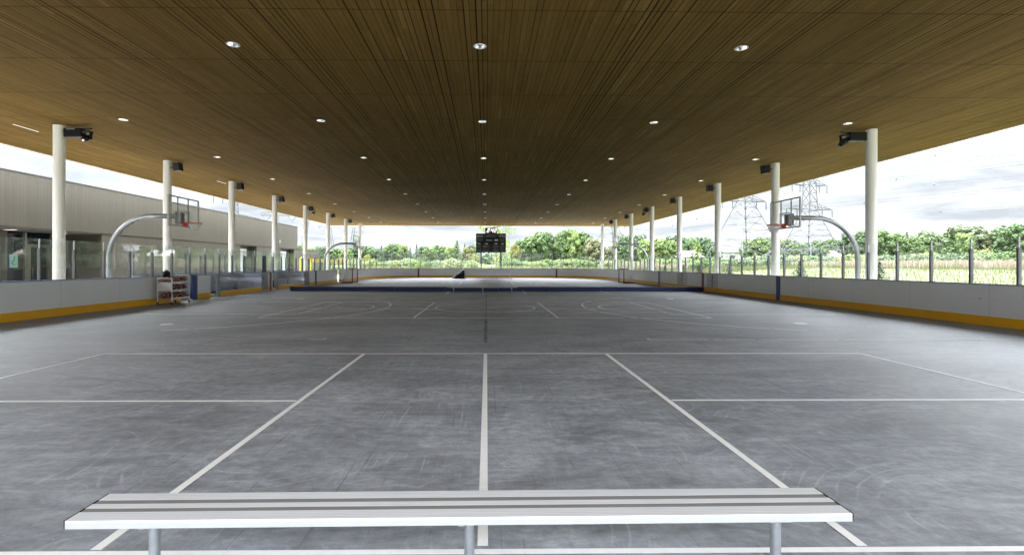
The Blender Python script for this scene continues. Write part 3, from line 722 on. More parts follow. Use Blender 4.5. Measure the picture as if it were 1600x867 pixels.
# ------------------------------------------------------------------ aluminium benches
def plank_mat():
    m, nt, b = newmat('ribbed_aluminium')
    t = N(nt, 'ShaderNodeTexCoord'); s = N(nt, 'ShaderNodeSeparateXYZ'); lk(nt, t.outputs['Object'], s.inputs[0])
    f = math_(nt, 'FRACT', math_(nt, 'MULTIPLY', s.outputs[1], 62.0))
    g = math_(nt, 'LESS_THAN', f, 0.3)
    n = noise(nt, mapping(nt, t.outputs['Object'], sc=(0.6, 30, 1)), 3, 4, 0.6)
    c = mixc(nt, n, (0.60, 0.61, 0.63), (0.74, 0.75, 0.77)); c = mixc(nt, math_(nt, 'MULTIPLY', g, 0.45), c, (0.38, 0.38, 0.40))
    lk(nt, c, b.inputs['Base Color']); b.inputs['Metallic'].default_value = 0.0; b.inputs['Roughness'].default_value = 0.5; b.inputs['Specular IOR Level'].default_value = 0.25
    bn = N(nt, 'ShaderNodeBump'); bn.inputs['Strength'].default_value = 0.4; bn.inputs['Distance'].default_value = 0.003
    lk(nt, g, bn.inputs['Height']); bn.invert = True; lk(nt, bn.outputs[0], b.inputs['Normal']); return m
M['plank'] = plank_mat(); M['groove'] = simple('bench_inset', (0.21, 0.207, 0.195), 0.8, spec=0.1)
bench = empty('aluminium_bench')
L, W, hS = 1.810, 0.270, 0.42
b = MB(); st = [(0, 0.080), (0.116, 0.160), (0.200, 0.270)]
for a_, c_ in st: b.box(-L, L, a_, c_, hS-0.012, hS)
b.box(-L, L, W-0.006, W, hS-0.037, hS-0.0125); b.box(-L, L, 0.0065, W-0.0065, hS-0.024, hS-0.0165)
seat = b.build('seat', M['plank'], bench)
b = MB(); b.box(-L, L, -0.001, 0.006, hS-0.037, hS-0.0125); b.build('front_edge', simple('bench_edge_shaded', (0.42, 0.43, 0.45), 0.5, var=0.06, vscale=12, spec=0.2), seat)  # same aluminium as the seat, with shade put into its colour
for a_, c_ in ((0.0802, 0.1158), (0.1602, 0.1998)): b = MB(); b.box(-L+0.004, L-0.004, a_, c_, hS-0.016, hS-0.0008); b.build('inset_strip', M['groove'], seat)
for s_ in (-1, 1): b = MB(); b.box(s_*(L+0.001), s_*(L+0.006), 0.0, W, hS-0.037, hS+0.001); b.build('end_cap', M['darkmetal'] if False else M['black'], seat)
for x in (-1.475, 0.015, 1.505):
    b = MB(); b.tube([(x, 0.10, 0.03), (x, 0.10, hS-0.05)], 0.024, 16); lg = b.build('leg', M['galv'], bench, smooth=False)
    b = MB(); b.box(x-0.024, x+0.024, 0.02, W-0.02, hS-0.05, hS-0.0455); b.box(x-0.05, x-0.026, 0.06, 0.14, hS-0.075, hS-0.05); b.build('bracket', M['galv'], lg)
    b = MB(); b.tube([(x, -0.12, 0.024), (x, 0.24, 0.024)], 0.022, 10); b.build('foot', M['galv'], lg)
bench.location = (-0.095, 2.305, 0); bench.rotation_euler.z = 0.010
tag(bench, 'long low aluminium bench with two grey inset strips across the foreground', 'bench', 'aluminium benches on the rink floor')
for (x, y, lab) in ((-0.22, 25.6, 'small aluminium bench standing in front of the long navy floor barrier'), (1.1, 52.0, 'far aluminium bench beyond the navy barrier below the scoreboard')):
    o = copy_tree(bench); o.location = (x, y, 0); o.rotation_euler.z = 0; tag(o, lab)

# ------------------------------------------------------------------ navy floor barrier
segs = []; x = -11.5; n = 8; wseg = (12.88+11.5)/n
for i in range(n):
    y = 29.55 + 0.04*math.sin(i*2.1)
    b = MB(); b.box(0.012, wseg-0.012, -0.13, 0.13, 0.0, 0.25); o = b.build('foam_barrier', M['navy'], None, (x+i*wseg, y, 0.004), bevel=0.035)
    o.rotation_euler.z = 0.004*math.sin(i*1.7)
    tag(o, f'navy vinyl foam block across the rink, {ordw(i)} from the left of eight in line', 'floor barrier', 'navy foam blocks in a line across the floor')
    b = MB(); b.box(-0.014, 0.01, -0.11, 0.11, 0.04, 0.262); b.build('strap', M['blue'], o)

# ------------------------------------------------------------------ basketball hoops
hoop = empty('basketball_hoop')      # local: +x points to mid court; backboard face at x=0 ; base at x=-2.7
b = MB(); path = [(-2.72, 0, 0.0), (-2.72, 0, 1.0), (-2.72, 0, 1.75)]
for i in range(1, 15):
    a = i/14*math.pi/2; path.append((-2.72 + 1.60*(1-math.cos(a)), 0, 1.75 + 1.55*math.sin(a)))
path.append((-0.22, 0, 3.30)); b.tube(path, 0.085, 20); b.build('pole', M['galv'], hoop, smooth=True)
b = MB(); b.lathe([(0.0, 0.03), (0.2, 0.03), (0.2, 0.0)], (-2.72, 0, 0), 20); b.build('base_plate', M['galv'], hoop)
b = MB(); z0, z1, hw = 2.90, 3.965, 0.915
for (a0, a1, c0, c1) in ((-hw, hw, z0, z0+0.045), (-hw, hw, z1-0.045, z1), (-hw, -hw+0.045, z0+0.0455, z1-0.0455), (hw-0.045, hw, z0+0.0455, z1-0.0455)): b.box(-0.05, 0.0, a0, a1, c0, c1)
bf = b.build('backboard_frame', M['galv'], hoop)
b = MB(); b.box(-0.018, -0.006, -hw+0.046, hw-0.046, z0+0.046, z1-0.046); b.build('backboard_glass', M['bbglass'], hoop)
b = MB()
for yy in (-0.31, 0.31): b.box(-0.075, -0.052, yy-0.022, yy+0.022, z0+0.01, z1-0.01)
b.box(-0.075, -0.052, -0.287, 0.287, 3.40, 3.43)
for yy in (-0.1, 0.1): b.box(-0.24, -0.076, yy-0.03, yy+0.03, 3.02, 3.42)
b.box(-0.26, -0.241, -0.16, 0.16, 3.0, 3.45); b.build('support_bracket', M['gategrey'], hoop)
b = MB()   # shooter square
for (a0, a1, c0, c1) in ((-0.305, 0.305, 3.45, 3.49), (-0.305, -0.265, 3.08, 3.4495), (0.265, 0.305, 3.08, 3.4495)): b.box(-0.005, -0.002, a0, a1, c0, c1)
b.build('target_square', M['palegrey'], hoop)
b = MB(); cx0 = 0.38
ring = [(cx0+0.232*math.cos(2*math.pi*i/28), 0.232*math.sin(2*math.pi*i/28), 3.05) for i in range(29)]
b.tube(ring, 0.013, 8, False); b.box(-0.004+0.006, 0.16, -0.09, 0.09, 3.0, 3.06); b.box(0.002, 0.02, -0.12, 0.12, 2.92, 3.09)
b.tube([(0.02, -0.1, 2.98), (0.30, -0.21, 3.045)], 0.010, 6); b.tube([(0.02, 0.1, 2.98), (0.30, 0.21, 3.045)], 0.010, 6)
rim = b.build('rim', M['orange'], hoop, smooth=False)
b = MB(); nn = 14
for i in range(nn):
    for dr in (-1, 1):
        pp = []
        for k in range(6):
            a = 2*math.pi*(i + dr*k*0.5)/nn; r_ = 0.225 - 0.085*min(1, k/4); pp.append((cx0+r_*math.cos(a), r_*math.sin(a), 3.04-0.052*k))
        b.tube(pp, 0.007, 4, False)
b.build('net', M['net'], rim)
for i, (X, Y, sgn, lab) in enumerate([(-10.9, 18.2, 0, 'nearer left curved steel basketball hoop with clear backboard and red rim'), (10.9, 18.2, 1, 'nearer right curved steel basketball hoop with clear backboard in front of the pylons'), (-10.9, 42.1, 0, 'farther left basketball hoop on a dark curved pole near the goal'), (10.8, 41.8, 1, 'farther right basketball hoop on a dark curved pole near the goal')]):
    o = hoop if i == 0 else copy_tree(hoop)
    o.location = (X, Y, 0); o.rotation_euler.z = math.pi*sgn; tag(o, lab, 'basketball hoop', 'basketball hoops along the sides')

# ------------------------------------------------------------------ hockey goals
goal = empty('hockey_goal')   # opening faces +x
b = MB(); r_ = 0.04
for yy in (-0.915, 0.915): b.tube([(0, yy, 0.0), (0, yy, 1.22)], r_, 10)
b.tube([(0, -0.915, 1.22), (0, 0.915, 1.22)], r_, 10)
base = [(0, -0.915, 0.04), (-0.75, -0.85, 0.04), (-1.0, -0.5, 0.04), (-1.0, 0.5, 0.04), (-0.75, 0.85, 0.04), (0, 0.915, 0.04)]; b.tube(base, 0.03, 8)
b.tube([(-0.02, -0.9, 1.22), (-0.42, -0.7, 1.22), (-0.5, -0.4, 1.22), (-0.5, 0.4, 1.22), (-0.42, 0.7, 1.22), (-0.02, 0.9, 1.22)], 0.02, 8)
b.build('frame', simple('goal_red', (0.14, 0.008, 0.009), 0.4), goal)
b = MB(); tops = [(-0.02, -0.9, 1.22), (-0.42, -0.7, 1.22), (-0.5, -0.4, 1.22), (-0.5, 0, 1.22), (-0.5, 0.4, 1.22), (-0.42, 0.7, 1.22), (-0.02, 0.9, 1.22)]
bots = [(0, -0.9, 0.04), (-0.75, -0.85, 0.04), (-1.0, -0.5, 0.04), (-1.0, 0, 0.04), (-1.0, 0.5, 0.04), (-0.75, 0.85, 0.04), (0, 0.9, 0.04)]
def lerp(a, c, t): return tuple(a[i]+(c[i]-a[i])*t for i in range(3))
for i in range(6):
    for k in range(5):
        t = k/5; b.tube([lerp(tops[i], tops[i+1], t), lerp(bots[i], bots[i+1], t)], 0.007, 3, False)
for k in range(1, 9):
    t = k/9; b.tube([lerp(tops[i], bots[i], t) for i in range(7)], 0.007, 3, False)
b.build('net', M['net'], goal)
for i, (x, y, rz, lab) in enumerate([(-11.1, 42.3, 0.03, 'red framed hockey goal by the left boards, turned to the right'), (11.45, 42.4, math.pi-0.04, 'red framed hockey goal by the right boards, turned to the left')]):
    o = goal if i == 0 else copy_tree(goal)
    o.location = (x, y, 0.003); o.rotation_euler.z = rz; tag(o, lab, 'hockey goal', 'hockey goals')

# ------------------------------------------------------------------ ball cart
cart = empty('ball_cart', (-12.40, 20.0, 0.0), 0.02); tag(cart, 'white metal trolley with three shelves of basketballs against the left boards', 'cart')
cw, cl_ = 0.27, 0.58
b = MB()
for xx, yy, hh in ((-cw, -cl_, 1.02), (cw, -cl_, 1.02), (-cw, cl_, 1.12), (cw, cl_, 1.12)): b.tube([(xx, yy, 0.1), (xx, yy, hh)], 0.02, 8)
for yy, hh in ((-cl_, 1.02), (cl_, 1.12)): b.tube([(-cw, yy, hh), (cw, yy, hh)], 0.02, 8)
b.build('frame', M['white'], cart)
SH = (0.22, 0.53, 0.84)
for z in SH:
    b = MB(); b.box(-cw+0.012, cw-0.012, -cl_+0.012, cl_-0.012, z, z+0.012); b.box(cw-0.012, cw, -cl_+0.02, cl_-0.02, z, z+0.05); b.box(-cw, -cw+0.012, -cl_+0.02, cl_-0.02, z, z+0.05); b.build('shelf', M['white'], cart)
b = MB(); b.box(-cw+0.02, cw-0.02, -cl_-0.012, -cl_+0.012, 0.55, 0.86); b.build('end_panel', M['white'], cart)
for xx in (-cw, cw):
    for yy in (-cl_, cl_):
        c = MB(); c.tube([(xx-0.014, yy, 0.05), (xx+0.014, yy, 0.05)], 0.048, 16); c = c.build('wheel', M['black'], cart)
        f = MB(); f.box(xx-0.03, xx-0.02, yy-0.02, yy+0.02, 0.05, 0.12); f.box(xx+0.02, xx+0.03, yy-0.02, yy+0.02, 0.05, 0.12); f.box(xx-0.03, xx+0.03, yy-0.03, yy+0.03, 0.10, 0.115); f.build('fork', M['gategrey'], c)
bb = MB(); bb.sphere((0, 0, 0), 0.118, 20, 14); ballm = bb.mesh('basketball', M['ball'], True)
for s_i, (z, nm) in enumerate(zip(SH, ('bottom', 'middle', 'top'))):
    for k in range(4):
        for c_ in range(2):
            x = cart.location.x + (-0.12 if c_ == 0 else 0.125); y = cart.location.y - 0.42 + 0.28*k + 0.012*math.sin(k*3+c_)
            o = instance(ballm, 'basketball', None, (x, y, z+0.012+0.118)); o.rotation_euler = (random.uniform(0, 6), random.uniform(0, 6), random.uniform(0, 6))
            tag(o, f'basketball on the {nm} trolley shelf, {ordw(k)} from the camera on the {"wall side" if c_ == 0 else "rink side"}', 'basketball', 'basketballs on the trolley')
b = MB(); b.sphere((0, 0, 0.12), 0.14, 16, 10, (1.0, 0.8, 0.9)); b.box(-0.10, 0.10, -0.07, 0.07, 0.0, 0.2); b.tube([(-0.05, 0, 0.22), (-0.03, 0, 0.27), (0.03, 0, 0.27), (0.05, 0, 0.22)], 0.012, 6)
o = b.build('bag', M['black'], None, (-12.52, 19.72, 1.075), smooth=False); tag(o, 'small black bag perched on top of the basketballs on the trolley', 'bag')

# ------------------------------------------------------------------ scoreboard
sb = empty('scoreboard', (0.52, 62.4, 0)); tag(sb, 'black hockey scoreboard on two posts behind the far glass, clock showing 2:42', 'scoreboard')
b = MB()
for xx in (-1.22, 1.20): MB().box(xx-0.09, xx+0.09, 0.02, 0.2, 0, 3.06).build('post', M['darkmetal'], sb)
MB().box(-1.86, 1.86, -0.10, 0.14, 3.06, 5.42).build('panel', M['black'], sb, bevel=0.02)
ck = MB().box(-0.72, 0.78, -0.12, 0.12, 5.425, 6.14).build('clock_box', M['black'], sb, bevel=0.02)
YP = -0.105
def disp(x0, x1, z0, z1): MB().box(x0, x1, YP-0.008, YP+0.006, z0, z1).build('display', M['display'], sb)
disp(-1.70, -1.05, 4.45, 4.85); disp(1.08, 1.72, 4.45, 4.85); disp(-0.72, 0.74, 4.95, 5.35)
for z0 in (3.13, 3.64):
    for x0, x1 in ((-1.70, -1.18), (-0.98, -0.18), (0.20, 1.00), (1.20, 1.70)): disp(x0, x1, z0, z0+0.36)
def text(s, x, z, h, mat, y=YP-0.008, parent=sb):
    c = bpy.data.curves.new('lettering', 'FONT'); c.body = s; c.size = h*1.4; c.align_x = 'CENTER'; c.align_y = 'CENTER'; c.extrude = 0.004; c.offset = 0.004
    c.materials.append(mat); t0 = bpy.data.objects.new('lettering_curve', c); me = bpy.data.meshes.new_from_object(t0); bpy.data.objects.remove(t0); o = bpy.data.objects.new('lettering', me); COL.objects.link(o); o.parent = parent; o.location = (x, y, z); o.rotation_euler.x = R(90); return o
text('LOCAL', -1.38, 5.10, 0.17, M['lettering']); text('VISITEUR', 1.34, 5.10, 0.15, M['lettering']); text('PERIODE', -0.22, 4.57, 0.14, M['letterblue'])
text('PUN', -1.44, 4.14, 0.10, M['lettering']); text('TEMPS', -0.58, 4.14, 0.10, M['lettering']); text('TEMPS', 0.60, 4.14, 0.10, M['lettering']); text('PUN', 1.45, 4.14, 0.10, M['lettering'])
MB().box(0.46, 0.88, YP-0.008, YP+0.005, 4.48, 4.70).build('period_lamp', M['green'], sb)
SEG = {'2': 'abged', '4': 'fgbc'}
b = MB(); zc_ = 5.80; dh, dw, t_ = 0.50, 0.28, 0.08
def skew(x, z): return x + (z - zc_)*0.18
def sgq(x0, x1, z0, z1):
    y = -0.135; b.quad((skew(x0, z0), y, z0), (skew(x1, z0), y, z0), (skew(x1, z1), y, z1), (skew(x0, z1), y, z1))
for ch, x0 in (('2', -0.47), ('4', 0.02), ('2', 0.41)):
    for s_ in SEG[ch]:
        T, B2, Mm = zc_+dh/2, zc_-dh/2, zc_
        q = {'a': (x0, x0+dw, T-t_, T), 'd': (x0, x0+dw, B2, B2+t_), 'g': (x0, x0+dw, Mm-t_/2, Mm+t_/2), 'f': (x0, x0+t_, Mm, T), 'b': (x0+dw-t_, x0+dw, Mm, T), 'e': (x0, x0+t_, B2, Mm), 'c': (x0+dw-t_, x0+dw, B2, Mm)}[s_]
        sgq(*q)
sgq(-0.115, -0.055, zc_+0.06, zc_+0.13); sgq(-0.115, -0.055, zc_-0.14, zc_-0.07)
b.build('digits', M['led'], ck)

# ------------------------------------------------------------------ far stair and rail
stn = empty('portable_stair', (-3.8, 56.0, 0.0)); tag(stn, 'small black stepped stair unit with pale treads on the floor before the far boards', 'stair')
b = MB(); ns = 6; sw, sh = 1.28/ns, 0.93/ns
for i in range(ns): b.box(i*sw, 1.30, -0.45+0.0008*i, 0.45-0.0008*i, i*sh, (i+1)*sh - 0.02)
b.build('riser_body', M['black'], stn)
for i in range(ns): MB().box(i*sw-0.03, (i+1)*sw+0.0, -0.46, 0.46, (i+1)*sh-0.019, (i+1)*sh+0.01).build('tread', M['palegrey'], stn)
rl = empty('white_railing', (-2.35, 56.1, 0.0)); tag(rl, 'long low white tubular railing on the floor beside the black stair', 'railing')
b = MB(); b.box(-0.12, 0.02, -0.05, 0.05, 0, 0.92); b.build('end_post', M['white'], rl)
b = MB(); b.tube([(0.03, 0, 0.9), (4.95, 0, 0.9)], 0.035, 8); b.tube([(0.03, 0, 0.06), (4.95, 0, 0.06)], 0.02, 8); b.build('top_rail', M['white'], rl)
for xx in (2.45, 4.95): MB().tube([(xx, 0, 0.0), (xx, 0, 0.9)], 0.045, 8).build('leg', M['white'], rl)

# ------------------------------------------------------------------ building on the left
bd = empty('community_building', (-24, 40, 0)); tag(bd, 'long low beige ribbed metal building left of the rink', 'building')
def bb_(name, mat, x0, x1, y0, y1, z0, z1, par=None): return MB().box(x0+24, x1+24, y0-40, y1-40, z0, z1).build(name, mat, par or bd)
ZS = 3.47
bb_('upper_wall', M['clad'], -44, -24, -8, 63.8, ZS, 6.24)
bb_('parapet_cap', M['darkmetal'], -44.03, -23.96, -8.03, 63.84, 6.243, 6.30)
wl = bb_('lower_wall', M['clad'], -44, -24.07, 31.6, 49.2, -0.02, ZS-0.06)
bb_('lower_wall', M['clad'], -44, -24.07, 52.7, 58.7, -0.02, ZS-0.06)
bb_('lower_wall', M['clad'], -44, -24.07, 62.85, 72.4, -0.02, ZS-0.06)
bb_('lower_wall', M['clad'], -44, -24.9, 49.2, 52.7, -0.02, ZS-0.06); bb_('lower_wall', M['clad'], -44, -24.9, 58.7, 62.85, -0.02, ZS-0.06)
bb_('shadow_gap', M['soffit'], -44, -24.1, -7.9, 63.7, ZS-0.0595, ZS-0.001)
bb_('lower_wall_cap', M['darkmetal'], -44, -24.03, 63.81, 72.44, ZS-0.059, ZS+0.0)
for y0, y1 in ((49.2, 52.7), (58.7, 62.85)):
    d = bb_('service_door', M['palegrey'], -24.8, -24.72, y0+0.05, y1-0.9, 0.0, 3.1)
    for q in range(1, 8): bb_('door_rib', M['gategrey'], -24.719, -24.705, y0+0.05, y1-0.9, q*0.4, q*0.4+0.02, bd).parent = d
    bb_('door_frame', M['darkmetal'], -24.88, -24.70, y1-0.88, y1-0.02, 0.0, 3.38); bb_('door_head', M['darkmetal'], -24.88, -24.70, y0+0.02, y1-0.89, 3.12, 3.38)
# porch recess
bb_('porch_wall', M['clad'], -44, -26.6, -8, 28.1, -0.02, ZS-0.06); bb_('porch_wall', M['clad'], -44, -26.6, 31.1, 31.59, -0.02, ZS-0.06)
bb_('entrance_glazing', M['glassdark'], -26.9, -26.80, 28.1, 31.1, 0.0, ZS-0.07)
fr = MB()
def fb(y0, y1, z0, z1): fr.box(-26.8+24, -26.68+24, y0-40, y1-40, z0, z1)
fb(28.1, 28.16, 0, 3.38); fb(29.25, 29.38, 0, 3.38); fb(31.04, 31.1, 0, 3.38); fb(29.381, 31.039, 2.55, 2.72); fb(29.42, 29.62, 0, 2.549); fb(30.80, 31.0, 0, 2.549)
fr.build('glazing_frame', M['frame'], bd)
bb_('door_handle', M['chrome'], -26.66, -26.62, 29.66, 29.70, 0.9, 1.35)
sg = bb_('access_sign', M['signteal'], -26.79, -26.775, 28.42, 28.92, 1.35, 2.1)
s2 = MB(); s2.sphere((-26.765+24, 28.70-40, 1.95), 0.045, 10, 6, (0.1, 1, 1)); s2.tube([(-26.768+24, 28.70-40, 1.90), (-26.768+24, 28.68-40, 1.72), (-26.768+24, 28.58-40, 1.70), (-26.768+24, 28.54-40, 1.56)], 0.018, 5)
s2.tube([(-26.768+24, 28.70-40+0.13*math.cos(a), 1.64+0.13*math.sin(a)) for a in [math.pi*0.45+i*0.3 for i in range(14)]], 0.014, 5); s2.build('symbol', M['black'], sg)
for y in (24.0, 27.0, 30.2):
    o = empty('soffit_light', (-25.4, y, ZS-0.06)); tag(o, f'small lit ceiling lamp under the building porch, {["nearest", "middle", "farthest"][int((y-24)/3)]} of three', 'ceiling light', 'lamps under the building porch')
    MB().box(-0.3, 0.3, -0.11, 0.11, -0.03, -0.001).build('housing', M['soffit'], o); MB().box(-0.28, 0.28, -0.09, 0.09, -0.036, -0.031).build('diffuser', M['lampwarm'], o)
bb_('wall_switch', M['black'], -26.6, -26.57, 26.9, 27.0, 0.95, 1.25)
bb_('wall_vent', M['gategrey'], -24.0, -23.96, 58.2, 58.45, 4.0, 4.35)

# yellow barrier beyond the building
yb_ = empty('yellow_barrier', (-17.6, 47.5, 0)); tag(yb_, 'yellow tubular barrier with a thick beam standing outside the left far corner', 'barrier')
MB().tube([(0, 0, 0), (0, 0, 2.1), (0.1, 0.15, 2.2), (0.5, 0.9, 2.2), (0.6, 1.1, 2.1), (0.6, 1.1, 0)], 0.06, 8).build('frame', M['yellowpipe'], yb_)
MB().box(0.7, 0.9, 1.2, 12.0, 1.75, 2.1).build('beam', M['yellowpipe'], yb_)
for yy in (3.5, 7.5, 11.5): MB().box(0.72, 0.88, yy, yy+0.15, 0, 1.75).build('leg', M['darkmetal'], yb_)

# ------------------------------------------------------------------ pylons and power lines
def lattice_pylon(name, waist_z, base_w, top_z, arms):
    root = empty(name); b = MB()
    def wd(z): return base_w + (2.0-base_w)*min(1, z/waist_z) if z < waist_z else max(0.7, 2.0 - 1.2*(z-waist_z)/(top_z-waist_z))
    zs = [0, waist_z*0.30, waist_z*0.55, waist_z*0.75, waist_z*0.9, waist_z]; z = waist_z
    while z < top_z-1: z += 1.9; zs.append(z)
    r_ = 0.075
    for i in range(len(zs)-1):
        a, c = zs[i], zs[i+1]; wa, wc = wd(a)/2, wd(c)/2
        cs = ((-1,-1),(1,-1),(1,1),(-1,1))
        for k in range(4):
            p, q = cs[k], cs[(k+1) % 4]
            b.tube([(p[0]*wa, p[1]*wa, a), (p[0]*wc, p[1]*wc, c)], r_*1.25, 4)
            b.tube([(p[0]*wa, p[1]*wa, a), (q[0]*wc, q[1]*wc, c)], r_*0.7, 3); b.tube([(q[0]*wa, q[1]*wa, a), (p[0]*wc, p[1]*wc, c)], r_*0.7, 3)
            b.tube([(p[0]*wc, p[1]*wc, c), (q[0]*wc, q[1]*wc, c)], r_*0.7, 3)
            if i < 3:   # secondary bracing
                m1 = ((p[0]*wa+p[0]*wc)/2, (p[1]*wa+p[1]*wc)/2, (a+c)/2); m2 = ((q[0]*wa+q[0]*wc)/2, (q[1]*wa+q[1]*wc)/2, (a+c)/2)
                b.tube([m1, m2], r_*0.55, 3)
    b.build('tower', M['steelfar'], root)
    for z, hw in arms:
        a = MB(); w0 = wd(z)/2
        for s_ in (-1, 1):
            tip = (s_*hw, 0, z+0.1)
            for yy in (-w0, w0): a.tube([(s_*w0, yy, z), tip], r_, 4); a.tube([(s_*w0, yy, z+1.1), tip], r_*0.9, 4)
            for q in range(1, 6):
                t = q/6; xx = s_*(w0+(hw-w0)*t); a.tube([(xx, -w0*(1-t), z+0.1*t), (xx, w0*(1-t), z+0.1*t)], r_*0.6, 3); a.tube([(xx, 0, z+0.1*t), (s_*(w0+(hw-w0)*(t-0.1)), 0, z+1.1*(1-t+0.1))], r_*0.6, 3)
        a.build('crossarm', M['steelfar'], root)
        for s_ in (-1, 1):
            for fx in (1.0, 0.55): MB().tube([(s_*hw*fx, 0, z), (s_*hw*fx, 0, z-1.5)], 0.10, 6).build('insulator', M['insul'], root)
    return root
def dirx(px, D): return (px-760.4)/782*D
p1 = lattice_pylon('power_pylon', 13.2, 11.5, 31, [(13.1, 5.2), (18.2, 6.6), (23.2, 5.2)])
p2 = lattice_pylon('power_pylon', 11.6, 9.5, 31, [(11.9, 6.0), (17.0, 4.6), (22.5, 6)])
PY = {}
for key, o, px, D, rz, lab in (('a', p1, 1166, 100, 0.25, 'steel lattice pylon left of the nearer right basketball hoop'), ('b', p2, 1269, 105, 0.25, 'steel lattice pylon behind the nearer right basketball hoop'), ('c', copy_tree(p1), 955, 152, 0.4, 'distant steel lattice pylon behind the farther right hoop'), ('d', copy_tree(p2), 368, 128, 0.5, 'pylon top with crossarms showing above the beige building')):
    x = dirx(px, D); o.location = (x, D, gh(x, D)); o.rotation_euler.z = rz; tag(o, lab, 'pylon', 'lattice pylons carrying the power lines'); PY[key] = o
def portal_pylon():
    root = empty('portal_pylon'); b = MB(); r_ = 0.08
    for s_ in (-1, 1):
        for yy in (-0.5, 0.5):
            for dx in (-0.4, 0.4): b.tube([(s_*2.2+dx*1.3, yy*1.3, 0), (s_*4.6+dx, yy, 15)], r_, 4)
        for i in range(12):
            a, c = 15*i/12, 15*(i+1)/12; xa, xc = s_*(2.2+2.4*a/15), s_*(2.2+2.4*c/15)
            b.tube([(xa-0.45, -0.5, a), (xc+0.45, -0.5, c)], r_*0.6, 3); b.tube([(xa+0.45, 0.5, a), (xc-0.45, 0.5, c)], r_*0.6, 3)
    b.build('leg_frame', M['steelfar'], root)
    b = MB()
    for yy in (-0.5, 0.5):
        for z in (15, 16.2): b.tube([(-9, yy*(0.4 if z > 15.5 else 1), z if z < 16 else 15.6), (-4.6, yy, z), (4.6, yy, z), (9, yy*0.4, 15.3)], r_, 4)
    for i in range(18): b.tube([(-9+i, 0.4, 15.2), (-8.5+i, 0.4, 16.0 if 3 < i < 14 else 15.5)], r_*0.6, 3)
    b.build('crossbeam', M['steelfar'], root)
    for x in (-7.4, 0, 7.4): MB().tube([(x-1.3, 0, 15), (x, 0, 13.2), (x+1.3, 0, 15)], 0.09, 5).build('insulator', M['insul'], root)
    return root
q1 = portal_pylon()
for o, px, D, rz, lab in ((q1, 458, 150, 0.1, 'portal pylon with V insulators rising behind the end of the beige building'), (copy_tree(q1), 535, 195, 0.1, 'faint distant portal pylon between the farthest left columns')):
    x = dirx(px, D); o.location = (x, D, gh(x, D)); o.rotation_euler.z = rz; tag(o, lab, 'pylon', 'portal pylons beyond the far left')
def wire(p, q, sag, r_=0.045, n=24):
    b = MB(); p, q = Vector(p), Vector(q)
    for dz in (0.0, 0.45):
        pts = [p.lerp(q, i/n) + Vector((0, 0, dz - sag*4*(i/n)*(1-i/n))) for i in range(n+1)]; b.tube(pts, r_, 4, False)
    for f in (0.2, 0.42, 0.63, 0.85): c = p.lerp(q, f) + Vector((0, 0, 0.22 - sag*4*f*(1-f))); b.sphere(c, 0.16, 6, 4)
    return b
wires = []
A_, B_ = PY['a'].location, PY['b'].location; C_ = PY['c'].location
def arm(o, z, sx): a = o.rotation_euler.z; return (o.location.x+sx*math.cos(a), o.location.y+sx*math.sin(a), o.location.z+z-1.5)
for (src, z, sx, tgt, zt, sag, lab) in [
    (PY['b'], 11.9, 6.0, (118, 26), 12.5, 1.2, 'lowest wire pair sweeping right from the pylon behind the hoop'),
    (PY['b'], 17.0, 4.6, (116, 26), 16.5, 1.2, 'second wire pair up sweeping right from the pylon behind the hoop'),
    (PY['b'], 17.0, -4.6, (108, 24), 19.5, 1.2, 'third wire pair up crossing the sky at the right edge'),
    (PY['b'], 22.5, 6.0, (112, 25), 21.5, 1.2, 'highest wire pair crossing the sky near the roof edge'),
    (PY['a'], 13.1, 5.2, (96, 20), 14.0, 1.4, 'lower wire pair running right from the left of the two near pylons'),
    (PY['a'], 18.2, 6.6, (94, 18), 18.0, 1.2, 'upper wire pair running right from the left of the two near pylons'),
    (PY['b'], 11.9, -6.0, (48, 230), 15.0, 2.5, 'lower wire pair running away from the pylon behind the hoop'),
    (PY['a'], 13.1, -5.2, (C_.x+5, C_.y), C_.z+11.6, 2.0, 'wire pair between the left near pylon and the distant pylon'),
    (PY['c'], 13.1, -5.2, (-43, 196), 14.5, 3.5, 'lower wire pair across the sky behind the scoreboard'),
    (PY['c'], 18.2, -6.6, (-47, 196), 15.5, 2.6, 'upper wire pair across the sky behind the scoreboard'),
    (PY['c'], 18.2, 6.6, (-38, 197), 15.0, 4.6, 'sagging middle wire pair across the sky behind the scoreboard')]:
    o = wire(arm(src, z, sx), (tgt[0], tgt[1], zt), sag).build('power_line', M['steelfar']); tag(o, lab, 'power line', 'overhead power lines')

# ------------------------------------------------------------------ vegetation
def leafquad(b, c, n, s):
    n = Vector(n).normalized(); u = n.orthogonal().normalized(); a = random.uniform(0, 6.28); v = n.cross(u)
    u2 = u*math.cos(a)+v*math.sin(a); v2 = -u*math.sin(a)+v*math.cos(a); k = len(b.v)
    c = Vector(c)
    for du, dv in ((-1, -0.15), (0.1, -0.62), (1, 0.1), (-0.05, 0.62)): b.v.append(tuple(c + u2*du*s + v2*dv*s))
    b.f.append((k, k+1, k+2, k+3))
def rnd_dir():
    z = random.uniform(-1, 1); a = random.uniform(0, 6.283); r_ = math.sqrt(1-z*z); return Vector((r_*math.cos(a), r_*math.sin(a), z))
def clump(b, c, r, n, s, sc=(1,1,0.8)):
    for _ in range(n):
        d = rnd_dir(); rr = r*(0.55+0.5*random.random()**0.5)
        p = (c[0]+d.x*rr*sc[0], c[1]+d.y*rr*sc[1], c[2]+d.z*rr*sc[2]); nn = d*1.0 + rnd_dir()*0.9 + Vector((0, 0, 0.4)); leafquad(b, p, nn, s*random.uniform(0.6, 1.3))
